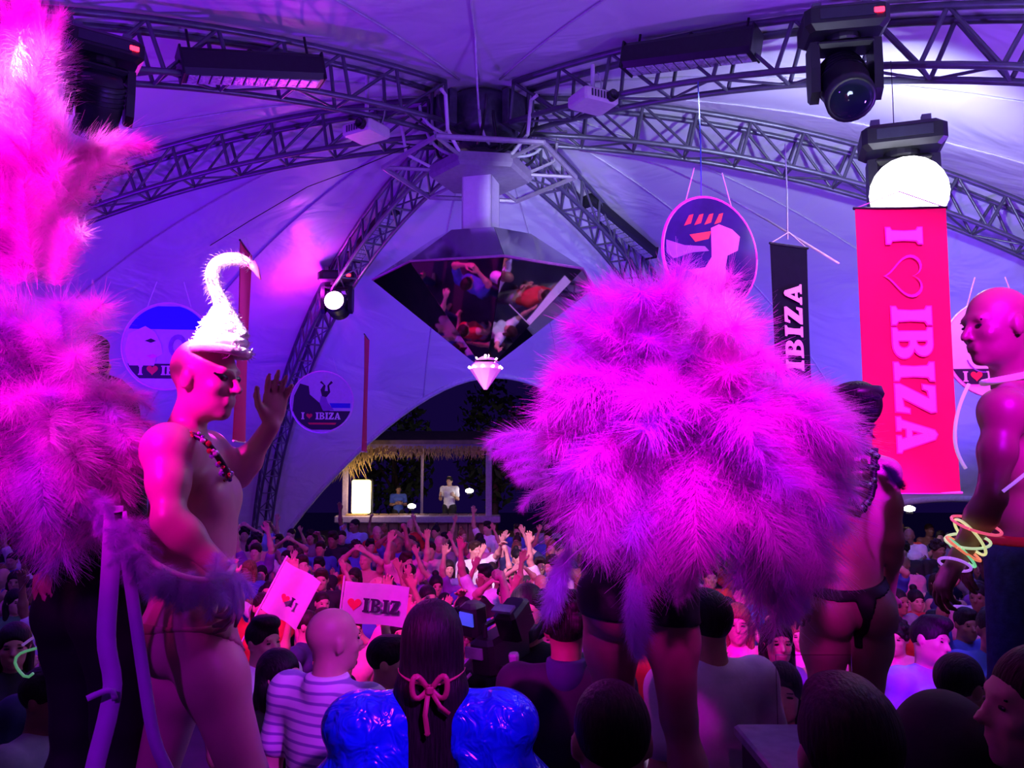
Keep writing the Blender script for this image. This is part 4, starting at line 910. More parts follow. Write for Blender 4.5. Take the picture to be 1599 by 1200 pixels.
flag(at(455, 930, 5.2), .27, .34, D2(28), D2(-8), 'tilted pale violet flag with small red heart beside the dancer', '<I', .06, -.05, -.06)
bf = flag((2.15, 9.5, 2.05), .95, .62, 0, 0, 'large white flag added out of sight behind the pink plumes for the mirror', 'IBIZA', .26, -.42, -.12)  # unseen flag put in so a mirror facet shows white
bf.rotation_euler = (D2(-78), 0, D2(-18))
# staff on the bar deck
mid(702, 752, DK, PI-.2, variant('bent', 'bent', h=.0125), 3, 'short', 0, W, K, 'barman in pale shirt standing inside the bar near its post', Y=BY+.9)
mid(622, 765, DK, PI+.3, variant('cross', 'cross', h=.0125), 2, 'crop', 0, CLOTH['blue'], K, 'barman in dark blue standing inside the bar near the light box', Y=BY+1.0)
for ri, y in enumerate(rows):
    x = -.68*y-.1+cr.uniform(0, .4); row = []
    while x < .68*y+.2:
        yy = y+cr.uniform(-.16, .16); px, py = project((x, yy, 1.62))
        hidden = (120 < px < 345) or (900 < px < 1345 and not (-.6 < x < 3.2 and 6.6 < y < 11.2)) or px > 1640 or px < -40
        if not hidden and all((x-a)**2+(yy-b)**2 > .49**2 for a, b in SPOTS): row.append((x, yy, px)); SPOTS.append((x, yy))
        x += cr.uniform(.50, .72)+(.25 if y < 6.2 else 0)
    for k, (x, yy, px) in enumerate(row):
        i = cr.choice((0, 0, 6, 6, 7, 7, 10, 4, 1, 2, 2, 3, 5, 8, 9, 11, 0, 6))
        if y < 6.3 and i in (1, 3, 5): i = 0
        if px < 120 or px > 1380: i = cr.choice((0, 2, 4, 6, 7, 10))
        if 640 < px < 860 and 7 < y < 11.5: i = cr.choice((1, 2, 2, 3, 5, 8, 9, 1))
        al, ar, fem, sl, ptxt = POSES[i]
        V = variant(al, ar, bool(fem), sl, HY[i], -.06)
        hs = cr.choice(('long', 'long', 'bun', 'long')) if fem else cr.choice(('short', 'crop', 'quiff', 'short', 'curly', 'crop', None))
        hm = cr.choice((0, 0, 1, 2, 2, 3) if fem else (0, 0, 1, 2, 2)); sc = cr.choice(('white', 'black', 'black', 'grey', 'blue', 'navy', 'pink', 'red', 'white', 'purple', 'sky', 'white') if not fem else ('white', 'black', 'red', 'pink', 'purple', 'blue', 'navy', 'green'))
        bare = (not fem) and cr.random() < .12
        gar = 'bare-chested' if bare else 'in %s %s' % (sc, 'top' if sl < .5 else 'T-shirt')
        lab = '%s %s %s, %s, %s from left, crowd row %s' % (HN[hs], 'woman' if fem else 'man', gar, ptxt, ORD[min(k, 23)], ORD[ri])
        V2 = (V[0], None, V[2], V[3]) if bare else V
        figure(V2, (x, yy, 0), PI+cr.uniform(-.5, .5)-math.atan2(x, y+3)*.6, cr.uniform(.93, 1.06)*(.95 if fem else 1.0), cr.choice(SKIN[:2]+SKIN[3:]*2+SKIN[2:3]), hs, HAIRM[hm], CLOTH[sc], cr.choice((DENIM, CLOTH['black'], CLOTH['grey'])), lab, group='dancing crowd', eyes=yy < 9.5)
# ------------------------------------------------------------------ performers on podiums
PODM = mat('podium_black', (.02, .02, .025), .5, var=.2)
def podium(x, y, r, label):
    P = empty('podium', (x, y, LEVEL2), label=label, cat='podium', group='black podiums under the performers')
    MB().lathe([(r*.92, 0), (r*.92, .06), (r*.86, .08), (r*.86, POD-LEVEL2-.07), (r*.95, POD-LEVEL2-.06)], None, 28).build('drum', PODM, P, False)
    MB().lathe([(r, POD-LEVEL2-.06), (r, POD-LEVEL2)], None, 28).build('top', RISER, P, False)
def J_from(px, root):
    return {k: np.array(at(*v))-np.array(root) for k, v in px.items()}
def hero(J, root, h, skin, label, fem=False, fat=1.0, nose=1.0, cat='person', hs=1.0, nk=1.0):
    o = link('person', body_mesh('person_body', full_prims(J, fem, fat, h, hs, nose, nk), h), skin, None, Matrix.Translation(root)); return tag(o, label, cat)
hH = .0085
# --- swan hat dancer
root = Vector((at(300, 900, 2.22).x, 2.24, POD))

pb = empty('podium', (-1.03, 2.36, LEVEL2), label='long black podium shared by the swan hat dancer and the black-clad performer', cat='podium', group='black podiums under the performers')
MB().box((0, 0, (POD-LEVEL2-.06)/2), (1.02, .66, POD-LEVEL2-.06), None, .01).build('box', PODM, pb); MB().box((0, 0, POD-LEVEL2-.03), (1.06, .70, .06), None, .01).build('top', RISER, pb)
J = J_from(dict(pel=(300, 952, 2.24), wai=(302, 885, 2.24), che=(302, 790, 2.24), nec=(287, 678, 2.24), head=(321, 594, 2.22), shL=(322, 706, 2.42), shR=(262, 700, 2.05), hiL=(308, 972, 2.34), hiR=(306, 972, 2.14),
                elL=(372, 742, 2.52), wrL=(424, 664, 2.46), elR=(264, 812, 1.98), wrR=(350, 893, 2.02), knL=(240, 1225, 2.40), knR=(383, 1212, 2.12)), root)
J['anL'] = J['knL']+A_(-.08, .02, -.43); J['anR'] = J['knR']+A_(.02, 0, -.43)
for S in 'LR': J['an'+S][2] = .085; J['ft'+S] = J['an'+S]+A_(.15, -.02, -.055)
J['HR'] = fr((1, -.22, -.10)); J['hnL'] = A_(.6, -.6, .2); J['hcL'] = .16; J['hdL'] = A_(.12, 0, 1); J['hnR'] = A_(-.6, -.3, -.6); J['hcR'] = .55; J['hdR'] = A_(.35, .05, -1)
SKD = mat('skin_dancer', (.60, .36, .30), .38, var=.05)
dj = J; dancer = hero(J, root, .0066, SKD, 'nearly nude dancer in swan hat and jewelled collar, one open hand raised', hs=.95, nose=1.15, nk=.84)
LASH = mat('eye_paint_black', (.006, .004, .01), .3, var=0)
for sx in (-1, 1): link('eye_paint', npmesh('eye_paint', *nets(*solve([ell((0, 0, 0), (.022, .006, .011), None, .004), cap((.010*sx, -.002, .003), (.034*sx, -.014, .010), .007, .003, .006)], .004), .004)), LASH, dancer, H4(J, .95) @ Matrix.Translation((.032*sx, .080, .010)))
nb = lambda X, Y, Z, c=J['pel']: np.maximum(np.maximum((c[2]-.145)-Z, Z-(c[2]+.015-.25*(X-c[0])*0))+0*X+0*Y, -1)
link('briefs', body_mesh('briefs', torso_prims(J)+limb_prims(J, False, arms=False), .0085, .005, lambda X, Y, Z, c=J['pel']: np.maximum(c[2]-.135+.6*np.abs(Y-c[1])-Z+0*X, Z-(c[2]-.01)+0*X+0*Y)), mat('briefs_tan', (.46, .26, .22), .6, var=.06), dancer)
kn = Vector(at(371, 935, 2.05))-root
kt = MB(); kt.tube([kn+Vector((-.03, 0, .05)), kn+Vector((.0, -.01, .02)), kn, kn+Vector((.012, -.01, -.03)), kn+Vector((-.004, 0, -.07))], [.006, .016, .019, .010, .004], 8); kt.build('side_knot', mat('knot_cloth', (.6, .5, .5), .6), dancer, True)
# collar of stones
NK = empty('jewelled_collar', tuple(root), label='sparkling jewelled collar on the swan hat dancer', cat='necklace')
GEMS = [mat('gem_red', (.9, .05, .1), .12, .8, var=0), mat('gem_clear', (.95, .9, .95), .06, .7, var=0), mat('gem_violet', (.45, .1, .9), .12, .8, var=0)]
colpath = [at(284, 676, 2.08), at(312, 684, 2.06), at(330, 700, 2.06), at(343, 718, 2.08), at(354, 736, 2.12), at(358, 745, 2.2), at(352, 735, 2.3)]
def along(pts, n):
    """evenly parametrised smooth curve through pts"""
    pts = [Vector(p) for p in pts]
    if len(pts) > 2:
        q = [pts[0]*2-pts[1]]+pts+[pts[-1]*2-pts[-2]]; out = []
        for i in range(1, len(q)-2):
            for k in range(8):
                t = k/8; a, b, c, d = q[i-1], q[i], q[i+1], q[i+2]
                out.append((b*2+(c-a)*t+(a*2-b*5+c*4-d)*t*t+(b*3-a-c*3+d)*t**3)*.5)
        pts = out+[pts[-1]]
    d = [0]
    for i in range(1, len(pts)): d.append(d[-1]+(pts[i]-pts[i-1]).length)
    out = []; i = 0
    for k in range(n):
        t = d[-1]*k/(n-1)
        while i < len(pts)-2 and d[i+1] < t: i += 1
        u = (t-d[i])/max(1e-9, d[i+1]-d[i]); out.append(pts[i].lerp(pts[i+1], min(1, u)))
    return out
rj = random.Random(2)
MB().tube([p-root for p in along(colpath, 20)], .009, 6).build('strap', BLACKM, NK, True)
for k, p in enumerate(along(colpath, 24)):
    for j in range(2):
        r = rj.uniform(.004, .009); q = p-root+Vector((rj.uniform(-.012, .012), -.012, rj.uniform(-.014, .014)))
        MB().lathe([(.001, -r), (r*.8, -r*.5), (r, 0), (r*.8, r*.5), (.001, r)], mw_of(q, frame3((rj.uniform(-1, 1), rj.uniform(-1, 1), .3))), 7).build('gem', GEMS[(k+j) % 3], NK)
# swan hat
HATW = mat('hat_white_feather', (.93, .92, .93), .7, var=.04, scale=60, bump=.4); BEAK = mat('beak_pink', (.9, .25, .45), .4, var=.05)
HT = empty('swan_hat', tuple(root), label='white swan shaped hat with curved neck on the dancer', cat='hat')
def barbs(path, radii, n, ln, w, seed, m, name, parent, sweep=.4):
    rg = random.Random(seed); v = []; f = []; P = along(path, 60)
    for k in range(n):
        u = rg.random(); i = min(58, int(u*59)); c = P[i]; t = (P[i+1]-P[i]).normalized(); a = rg.uniform(0, 2*PI); o1 = t.orthogonal().normalized(); o2 = t.cross(o1); d = (o1*math.cos(a)+o2*math.sin(a))
        R = radii[0]+(radii[1]-radii[0])*u; L = ln*rg.uniform(.5, 1.2); dd = (d+t*rg.uniform(-sweep, sweep*.3)).normalized(); s = t.cross(dd).normalized()*w; b = c+d*R*.8; j = len(v)
        v += [b-s, b+s, b+dd*L*.6+s*.7, b+dd*L*.6-s*.7, b+dd*L-t*L*.25]; f += [(j, j+1, j+2, j+3), (j+3, j+2, j+4)]
    return tag(link(name, pymesh(name, v, f), m, parent), kind='stuff')
hp = lambda px, py, Y=2.2: Vector(at(px, py, Y))-root
npth = [hp(372, 532), hp(357, 500), hp(344, 470), hp(334, 445), hp(331, 428), hp(338, 413), hp(356, 405), hp(378, 406), hp(394, 414)]
MB().tube(along(npth, 30), [.035-.0165*min(1, i/12) if i < 26 else .0185-.0022*(i-25) for i in range(30)], 12).build('neck', HATW, HT, True)
barbs(npth, (.035, .015), 700, .016, .0014, 1, HATW, 'neck_fuzz', HT)
MB().tube([hp(392, 412), hp(400, 422), hp(407, 437)], [.014, .010, .002], 8).build('beak', BEAK, HT, True)
for k in range(6):
    z0 = hp(345, 549-k*10); rr = .071-.0085*k
    pts = [z0+Vector((rr*math.cos(a), rr*1.15*math.sin(a), rr*.08*math.cos(a)*(1 if k % 2 else -1))) for a in [2*PI*i/24 for i in range(25)]]
    MB().tube(pts, .0135, 8).build('coil', HATW, HT, True)
    barbs([p for p in pts], (.013, .013), 130, .016, .0014, 20+k, HATW, 'coil_fuzz', HT, 1.2)
MB().lathe([(.070, 0), (.052, .06), (.035, .11), (.02, .13)], Matrix.Translation(hp(345, 548)), 20).build('cone', HATW, HT, True)
# ------------------------------------------------------------------ plumes
def plume_mesh(name, L, seed, nb=520, bl=.085, bend=.30, w=.0011):
    rg = np.random.default_rng(seed)
    sp = lambda t: np.stack([bend*L*t**2.3, .03*L*np.sin(3*t+seed), L*t*(1-.12*t)], -1)
    t = rg.uniform(.10, 1, nb)**.85; side = rg.choice([-1, 1], nb)
    b = sp(t); T = sp(t+.01)-b; T /= np.linalg.norm(T, axis=1)[:, None]
    yv = np.array([0, 1., 0]); N = np.cross(T, yv); N /= np.linalg.norm(N, axis=1)[:, None]; S = np.cross(N, T)
    a = rg.normal(0, .8, nb); ca = .35+.45*t+rg.normal(0, .12, nb)
    d = S*(side*np.cos(a))[:, None]+N*np.sin(a)[:, None]; d = d*np.cos(ca)[:, None]+T*np.sin(ca)[:, None]
    ln = bl*(.45+.75*np.sin(PI*np.clip(t*.92+.04, 0, 1))**.7)*rg.uniform(.65, 1.25, nb)
    dr = np.stack([np.full(nb, .35), rg.normal(0, .4, nb), rg.normal(.1, .4, nb)], 1)
    V = []; us = (0, .35, .7, 1.0)
    wd = np.cross(d, N+rg.normal(0, .5, (nb, 3))); wd /= np.linalg.norm(wd, axis=1)[:, None]
    for u in us:
        c = b+d*(ln*u)[:, None]+dr*(ln*u*u*.55)[:, None]; ww = w*(1-.75*u)
        V += [c-wd*ww, c+wd*ww]
    V = np.stack(V, 1); base = (np.arange(nb)*8)[:, None]
    Q = np.concatenate([base+np.array([[2*i, 2*i+1, 2*i+3, 2*i+2]]) for i in range(3)])
    V = V.reshape(-1, 3); n0 = len(V)
    ts = np.linspace(0, 1, 9); c = sp(ts); r = .0028*(1-.7*ts); ring = []
    for k in range(4): ring.append(c+np.stack([r*math.cos(k*PI/2), r*math.sin(k*PI/2), 0*r], 1))
    sv = np.stack(ring, 1).reshape(-1, 3); sq = np.array([[n0+i*4+k, n0+i*4+(k+1) % 4, n0+i*4+4+(k+1) % 4, n0+i*4+4+k] for i in range(8) for k in range(4)])
    return npmesh(name, np.concatenate([V, sv]), np.concatenate([Q, sq]), True)
def feather_mat(name, col, t=.45): return mat(name, col, .9, var=.10, scale=8, transl=t, spec=.1)
FPINK = feather_mat('feather_pink', (.90, .50, .88)); FLIL = feather_mat('feather_lilac', (.72, .52, .92)); FDARK = feather_mat('feather_dark', (.03, .015, .07), .2); FHOT = feather_mat('feather_hot_pink', (.95, .35, .85))
PL = [plume_mesh('plume', 1.0, s, 1000, .215, b, .0019) for s, b in ((1, .25), (2, .4), (3, .15), (4, .5), (5, .3))]
rp_ = random.Random(31)
def plume(parent, p0, p1, m, droop=(0, 0, -1), i=None, fat=1.0):
    """one plume from p0 towards p1 (parent space), bending to droop"""
    p0, p1 = Vector(p0), Vector(p1); z = (p1-p0); L = z.length; z.normalize(); x = Vector(droop); x = x-z*x.dot(z)
    if x.length < .05: x = z.orthogonal()
    x.normalize(); y = z.cross(x); R = Matrix((x, y, z)).transposed().to_4x4()
    me = PL[i if i is not None else rp_.randrange(len(PL))]
    o = link('plume', me, None, parent, Matrix.Translation(p0) @ R @ Matrix.Diagonal((L*fat, L*fat, L, 1))); setmat(o, m); return o
def burst(parent, root, C, tab, n, Yr, mats, near=.3, fill=0):
    """plumes fanned round a harness centre; tab = reach in metres by angle"""
    angs = [a for a, _ in tab]; rs = [r for _, r in tab]
    for k in range(n+fill):
        a = rp_.uniform(0, 360); r = float(np.interp(a, angs, rs)); inner = k >= n
        u = rp_.uniform(.82, 1.0) if not inner else rp_.uniform(.35, .75)
        ca, sa = math.cos(math.radians(a)), math.sin(math.radians(a))
        L = min(.36, .75*r)*(1 if not inner else .7); 
        tip = C+Vector((ca*r*u, rp_.uniform(*Yr)-(near*(1-u)*1.2), sa*r*u))
        bs = C+Vector((ca*max(.0, r*u-L)+rp_.uniform(-.04, .04), rp_.uniform(.0, .10), sa*max(.0, r*u-L)+rp_.uniform(-.04, .04)))
        plume(parent, bs-root, tip-root, rp_.choice(mats), (ca*.3, -.2, -1 if sa > -.5 else sa-.2), fat=rp_.uniform(.85, 1.2))
# --- shorts dancer with the big pink backpack
root = Vector((at(997, 930, 2.58).x, 2.60, POD)); podium(root.x, 2.62, .30, 'black round podium under the dancer in black shorts')
J = J_from(dict(pel=(995, 905, 2.58), wai=(1010, 838, 2.60), che=(1030, 745, 2.62), nec=(1045, 650, 2.62), head=(1050, 585, 2.64), shL=(955, 690, 2.62), shR=(1120, 675, 2.62), hiL=(950, 938, 2.58), hiR=(1043, 930, 2.58),
                elL=(905, 790, 2.72), wrL=(880, 700, 2.9), elR=(1180, 760, 2.74), wrR=(1200, 680, 2.9), knL=(962, 1130, 2.62), knR=(1060, 1120, 2.54)), root)
J['anL'] = J['knL']+A_(.03, .02, -.40); J['anR'] = J['knR']+A_(.07, -.04, -.40)
for S in 'LR': J['an'+S][2] = .15; J['ft'+S] = J['an'+S]+A_(0, .13, -.11); J['hn'+S] = A_(0, 1, 0); J['hc'+S] = .4
J['HR'] = fr((0, 1, .1)); SKP = mat('skin_performer', (.46, .24, .20), .42, var=.06)
d3 = hero(J, root, hH, SKP, 'dancer in black shorts seen from behind under the pink feather backpack', True)
link('hair', hair_mesh('long'), HAIRM[0], d3, H4(J))
link('shorts', body_mesh('shorts', torso_prims(J, True)+limb_prims(J, False, True, arms=False), .0085, .007, lambda X, Y, Z, c=J['pel']: np.maximum(c[2]-.115+.55*np.abs(X-c[0]-.005)*0-.10*(X-c[0])-Z+0*Y, Z-(c[2]+.085)+0*X+0*Y)), mat('shorts_black', (.010, .009, .016), .6, var=.2), d3)
C = Vector(at(1085, 655, 2.34)); px = 2.3/1250
BP = empty('feather_backpack', tuple(C), label='huge pink ostrich feather backpack fanned out over the dancer in shorts', cat='feathers')
MB().lathe([(.10, -.02), (.12, 0), (.12, .03), (.09, .05)], Matrix.Translation((0, .16, 0)) @ Matrix.Rotation(-PI/2, 4, 'X'), 18).build('harness', BLACKM, BP)
tab = [(0, 290), (14, 262), (25, 222), (45, 176), (62, 178), (76, 222), (90, 262), (110, 290), (135, 270), (160, 262), (180, 260), (200, 275), (225, 290), (240, 250), (262, 190), (275, 190), (290, 290), (305, 340), (318, 330), (335, 305), (350, 300), (360, 290)]
burst(BP, C, C, [(a, r*px) for a, r in tab], 150, (-.16, .12), [FPINK, FPINK, FHOT, FLIL], .28, 90)
for k in range(7):   # hanging tails over the shorts
    x = 985+rp_.uniform(-18, 18); plume(BP, Vector(at(x+10, 880+k*8, 2.30))-C, Vector(at(x-8+k*4, 985+k*9, 2.22))-C, FLIL, (.3, 0, -1), fat=.7)
for k in range(8): plume(BP, Vector(at(900-k*3, 830+k*6, 2.35))-C, Vector(at(868-k*2, 960+rp_.uniform(-30, 30), 2.3))-C, FLIL, (-.3, 0, -1), fat=.7)
for k in range(10): plume(BP, Vector(at(1190+k*7, 850+k*4, 2.34))-C, Vector(at(1175+k*9, 985-abs(k-5)*8, 2.30))-C, FLIL, (.2, 0, -1), fat=.8)
for k in range(14): plume(BP, Vector(at(1215+rp_.uniform(-25, 25), 590+k*14, 2.36))-C, Vector(at(1335+rp_.uniform(-25, 20), 625+k*13, 2.42))-C, rp_.choice((FPINK, FLIL)), (.2, -.1, -1), fat=.9)
for k in range(6): plume(BP, Vector(at(1045+k*4, 850, 2.3))-C, Vector(at(1075+k*5, 950-k*6, 2.26))-C, FPINK, (.1, -.2, -1), fat=.5)
for k in range(7): plume(BP, Vector(at(870, 690+k*12, 2.5))-C, Vector(at(775+k*6, 640+k*20, 2.6))-C, FLIL, (-.2, 0, -1), fat=.9)
# --- thong dancer
root = Vector((at(1322, 930, 3.12).x, 3.14, POD)); podium(root.x, 3.16, .30, 'black round podium under the dancer in the black thong')
J = J_from(dict(pel=(1322, 925, 3.12), wai=(1325, 865, 3.14), che=(1332, 790, 3.16), nec=(1338, 705, 3.16), head=(1336, 648, 3.18), shL=(1272, 728, 3.16), shR=(1384, 738, 3.12), hiL=(1284, 950, 3.12), hiR=(1360, 948, 3.12),
                elL=(1240, 830, 3.2), wrL=(1250, 925, 3.05), elR=(1396, 845, 3.10), wrR=(1388, 930, 3.22), knL=(1292, 1110, 3.14), knR=(1352, 1108, 3.16)), root)
J['anL'] = J['knL']+A_(-.03, 0, -.38); J['anR'] = J['knR']+A_(.0, 0, -.38)
for S in 'LR': J['an'+S][2] = .13; J['ft'+S] = J['an'+S]+A_(0, .13, -.09); J['hn'+S] = A_(0, 1, 0); J['hc'+S] = .4
J['HR'] = fr((-.2, 1, 0)); d4 = hero(J, root, hH, SKP, 'dancer in black thong and studded harness seen from behind', True)
link('hair', hair_mesh('short'), HAIRM[0], d4, H4(J))
def thong(X, Y, Z, c=J['pel']):
    band = np.abs(Z-(c[2]+.005+.10*(X-c[0])+1.2*(X-c[0])**2))-.020
    tri = np.maximum(np.maximum(np.abs(X-c[0]-.018)-(.012+.35*np.clip(Z-(c[2]-.08), 0, 1)), Z-(c[2]+.01)), (c[2]-.20)-Z)
    return np.minimum(band+0*Y, tri+0*Y)
link('thong', body_mesh('thong', torso_prims(J, True)+limb_prims(J, False, True, arms=False), .0065, .006, thong), mat('thong_black', (.008, .007, .012), .5, var=.1), d4)
HN_ = empty('studded_harness', tuple(root), label='black studded harness straps on the thong dancer', cat='harness'); STUD = mat('stud_silver', (.8, .8, .9), .15, 1, var=0)
for pts in ([(1262, 722), (1300, 700), (1350, 705), (1372, 715)], [(1275, 740), (1320, 732), (1372, 730)], [(1280, 752), (1320, 752), (1368, 760)], [(1366, 700), (1364, 740), (1360, 775), (1345, 795)], [(1300, 760), (1330, 785), (1352, 797)]):
    q = along([Vector(at(x, y, 3.0))-root for x, y in pts], 9); MB().tube(q, .013, 6).build('strap', BLACKM, HN_, True)
    for p in q[1::3]: MB().lathe([(.012, -.004), (.012, 0), (.004, .008)], mw_of(p+Vector((0, -.013, 0)), frame3((1, 0, 0), (0, -1, 0))), 8).build('stud', STUD, HN_)
for k in range(9): plume(HN_, Vector(at(1376+k*2, 722+k*3, 3.0))-root, Vector(at(1396+k*1.5, 745+k*3, 2.98))-root, FDARK, (1, 0, -1), fat=1.4)
DH = empty('dark_headdress', tuple(root), label='dark spiky feather headdress behind the pink plumes', cat='headdress')
MB().lathe([(.10, 0), (.11, .02), (.10, .05)], Matrix.Translation(Vector(J['head'])+Vector((0, 0, .06))), 20).build('band', BLACKM, DH, True)
for k in range(26):
    a = rp_.uniform(-2.2, 1.0); s = Vector(at(1312+rp_.uniform(-20, 15), 650+rp_.uniform(-25, 30), 3.05))-root; e = s+Vector((math.cos(a+1.2)*.13, rp_.uniform(-.05, .05), math.sin(a+1.2)*.13)); plume(DH, s, e, FDARK, (0, 0, -1), fat=.5)
for k in range(5):
    b0 = Vector(at(1322+k*6, 640+k*14, 3.02))-root; e = Vector(at((1342, 1362, 1344, 1362, 1352)[k], (598, 632, 612, 668, 690)[k], 3.0))-root; MB().tube([b0, (b0+e)/2+Vector((0, 0, -.01)), e], [.007, .005, .0008], 6).build('spike', BLACKM, DH, True)
# --- bald man with glow bracelets
root = Vector((at(1600, 850, 2.55).x, 2.56, POD)); podium(root.x+.02, 2.58, .30, 'black round podium under the bald man')
J = J_from(dict(pel=(1608, 862, 2.62), wai=(1606, 800, 2.60), che=(1600, 700, 2.58), nec=(1582, 600, 2.56), head=(1556, 512, 2.52), shL=(1566, 640, 2.38), shR=(1590, 634, 2.76), hiL=(1598, 880, 2.52), hiR=(1606, 880, 2.70),
                elL=(1548, 778, 2.36), wrL=(1492, 880, 2.38), elR=(1560, 772, 2.86), wrR=(1520, 860, 2.8), knL=(1590, 1085, 2.50), knR=(1600, 1085, 2.72)), root)
J['anL'] = J['knL']+A_(.03, 0, -.42); J['anR'] = J['knR']+A_(.05, 0, -.42)
for S in 'LR': J['an'+S][2] = .085; J['ft'+S] = J['an'+S]+A_(-.15, .0, -.055); J['hc'+S] = .5
J['hnL'] = A_(1, 0, -.2); J['hnR'] = A_(1, 0, -.2); J['HR'] = fr((-1, -.12, -.10))
man = hero(J, root, .0070, SKIN[2], 'bald shirtless man in jeans with glow bracelets, standing in profile', fat=1.0, nose=1.2, hs=1.04); add_eyes(man, J, 1.04)
link('jeans', body_mesh('jeans', trouser_prims(J), .010, .014, lambda X, Y, Z, c=J['pel']: Z-(c[2]+.04)+0*X+0*Y), DENIM, man)
WB = body_mesh('waistband', trouser_prims(J)+torso_prims(J)[:2], .009, .017, lambda X, Y, Z, c=J['pel']: np.abs(Z-(c[2]+.045))-.014+0*X+0*Y); link('waistband', WB, mat('waistband_red', (.8, .03, .03), .6), man)
def glow(c, e): return mat('glow_'+c, tuple(min(1, .3+.7*x) for x in e), .4, emit=e, es=.75, var=0)
GC = [('pink', (1, .10, .22)), ('yellow', (.75, .8, .35)), ('green', (.2, .75, .35)), ('orange', (1, .22, .10)), ('lime', (.6, .8, .45)), ('violet', (.5, .15, 1))]
def ringpts(c, ax, r, n=28, sq=1.0):
    ax = Vector(ax).normalized(); u = ax.orthogonal().normalized(); v_ = ax.cross(u); return [Vector(c)+u*r*math.cos(2*PI*i/n)+v_*r*sq*math.sin(2*PI*i/n) for i in range(n+1)]
elp, wrp = Vector(J['elL'])+root, Vector(J['wrL'])+root
for k, (t, r, dx, ci, lb) in enumerate(((.42, .066, (.3, .1, .2), 0, 'pink glow bracelet highest on the bald man forearm'), (.60, .060, (-.35, .0, .25), 1, 'yellow glow bracelet tilted on the bald man forearm'), (.66, .058, (.45, .1, .1), 4, 'lime glow bracelet crossing the yellow one'), (.78, .052, (.0, .2, .1), 3, 'orange glow bracelet midway to the wrist'), (.84, .050, (-.5, .1, 0), 2, 'green glow bracelet near the wrist'), (1.02, .042, (.1, -.3, .1), 5, 'violet glow bracelet on the wrist'))):
    c = elp.lerp(wrp, t); ax = (wrp-elp).normalized()+Vector(dx)*1.2; b = MB().tube(ringpts(c, ax, r), .0042, 8, False).build('glow_bracelet', glow(*GC[ci]), None, True); tag(b, lb, 'bracelet', 'glow bracelets on one arm')
nk = root+Vector(J['nec'])
cl = MB().tube([nk+Vector((.074*math.cos(a)-.012, .074*math.sin(a), .02+.015*math.cos(a))) for a in [2*PI*i/28 for i in range(29)]], .011, 8, False).build('neck_band', mat('band_pale', (.9, .8, .85), .5, emit=(1, .5, .8), es=.12, var=0), None, True); tag(cl, 'pale glowing band round the bald man neck', 'necklace')
gl = MB().tube([at(1491+22*((t-.62)/.62)**2 if t < .62 else 1491+17*((t-.62)/.38)**2, 600+132*t, 2.41) for t in [i/20 for i in range(21)]], .0055, 8).build('glow_stick', mat('glow_pale', (.8, .7, .9), .4, emit=(.75, .5, 1), es=.45, var=0), None, True); tag(gl, 'pale curved glow stick hanging on the bald man chest', 'glow stick')
gs = MB().tube([at(1566, 768, 2.30), at(1583, 755, 2.29), at(1604, 738, 2.3)], .005, 8).build('glow_stick', glow('violet', (.5, .15, 1)), None, True); tag(gs, 'violet glow stick against the bald man ribs', 'glow stick')
# --- black-clad performer with tall pink headdress
root = Vector((at(158, 900, 2.2).x, 2.42, POD))
J = J_from(dict(pel=(158, 910, 2.44), wai=(152, 850, 2.44), che=(140, 760, 2.44), nec=(125, 660, 2.44), head=(122, 585, 2.44), shL=(85, 690, 2.52), shR=(190, 690, 2.40), hiL=(125, 930, 2.48), hiR=(190, 930, 2.40), elL=(50, 800, 2.55), wrL=(70, 880, 2.4), elR=(200, 810, 2.5), wrR=(190, 890, 2.6), knL=(122, 1130, 2.48), knR=(185, 1130, 2.40)), root)
J['anL'] = J['knL']+A_(-.01, 0, -.42); J['anR'] = J['knR']+A_(.0, 0, -.42)
for S in 'LR': J['an'+S][2] = .085; J['ft'+S] = J['an'+S]+A_(.08, .13, -.055); J['hn'+S] = A_(0, 1, 0); J['hc'+S] = .4
J['HR'] = fr((.4, 1, 0)); pf = hero(J, root, .010, SKIN[3], 'performer in black trousers hidden by the pink feather costume')
link('black_suit', body_mesh('black_suit', torso_prims(J)+limb_prims(J, False)[:4]+limb_prims(J, False, arms=False), .011, .018, lambda X, Y, Z: np.maximum(.10-Z, Z-(J['nec'][2]-.02))+0*X+0*Y), mat('suit_black', (.004, .004, .007), .8, var=.1), pf)
link('hair', hair_mesh('short'), HAIRM[0], pf, H4(J))
C = Vector(at(85, 640, 2.10)); px = 2.05/1250
LB_ = empty('feather_costume', tuple(C), label='broad pink ostrich feather costume on the black-clad performer', cat='feathers')
MB().lathe([(.10, -.02), (.12, 0), (.12, .03), (.09, .05)], Matrix.Translation((0, .2, 0)) @ Matrix.Rotation(-PI/2, 4, 'X'), 18).build('harness', BLACKM, LB_)
tab = [(0, 160), (25, 150), (50, 170), (70, 230), (90, 260), (120, 260), (150, 220), (180, 180), (215, 220), (240, 240), (260, 225), (280, 200), (300, 235), (320, 215), (340, 180), (360, 160)]
burst(LB_, C, C, [(a, r*px) for a, r in tab], 85, (-.14, .10), [FPINK, FLIL, FPINK], .25, 55)
for k in range(9): plume(LB_, Vector(at(150-k*8, 800+k*5, 2.1))-C, Vector(at(95-k*9, 868-abs(k-4)*6, 2.05))-C, FLIL, (-.2, 0, -1), fat=.8)
HD = empty('tall_headdress', tuple(at(70, 430, 2.05)), label='tall hot pink feather headdress with glittering crown rising to the frame top', cat='headdress'); c0 = Vector(HD.location)
q = lambda x, y, Y=2.05: Vector(at(x, y, Y))-c0
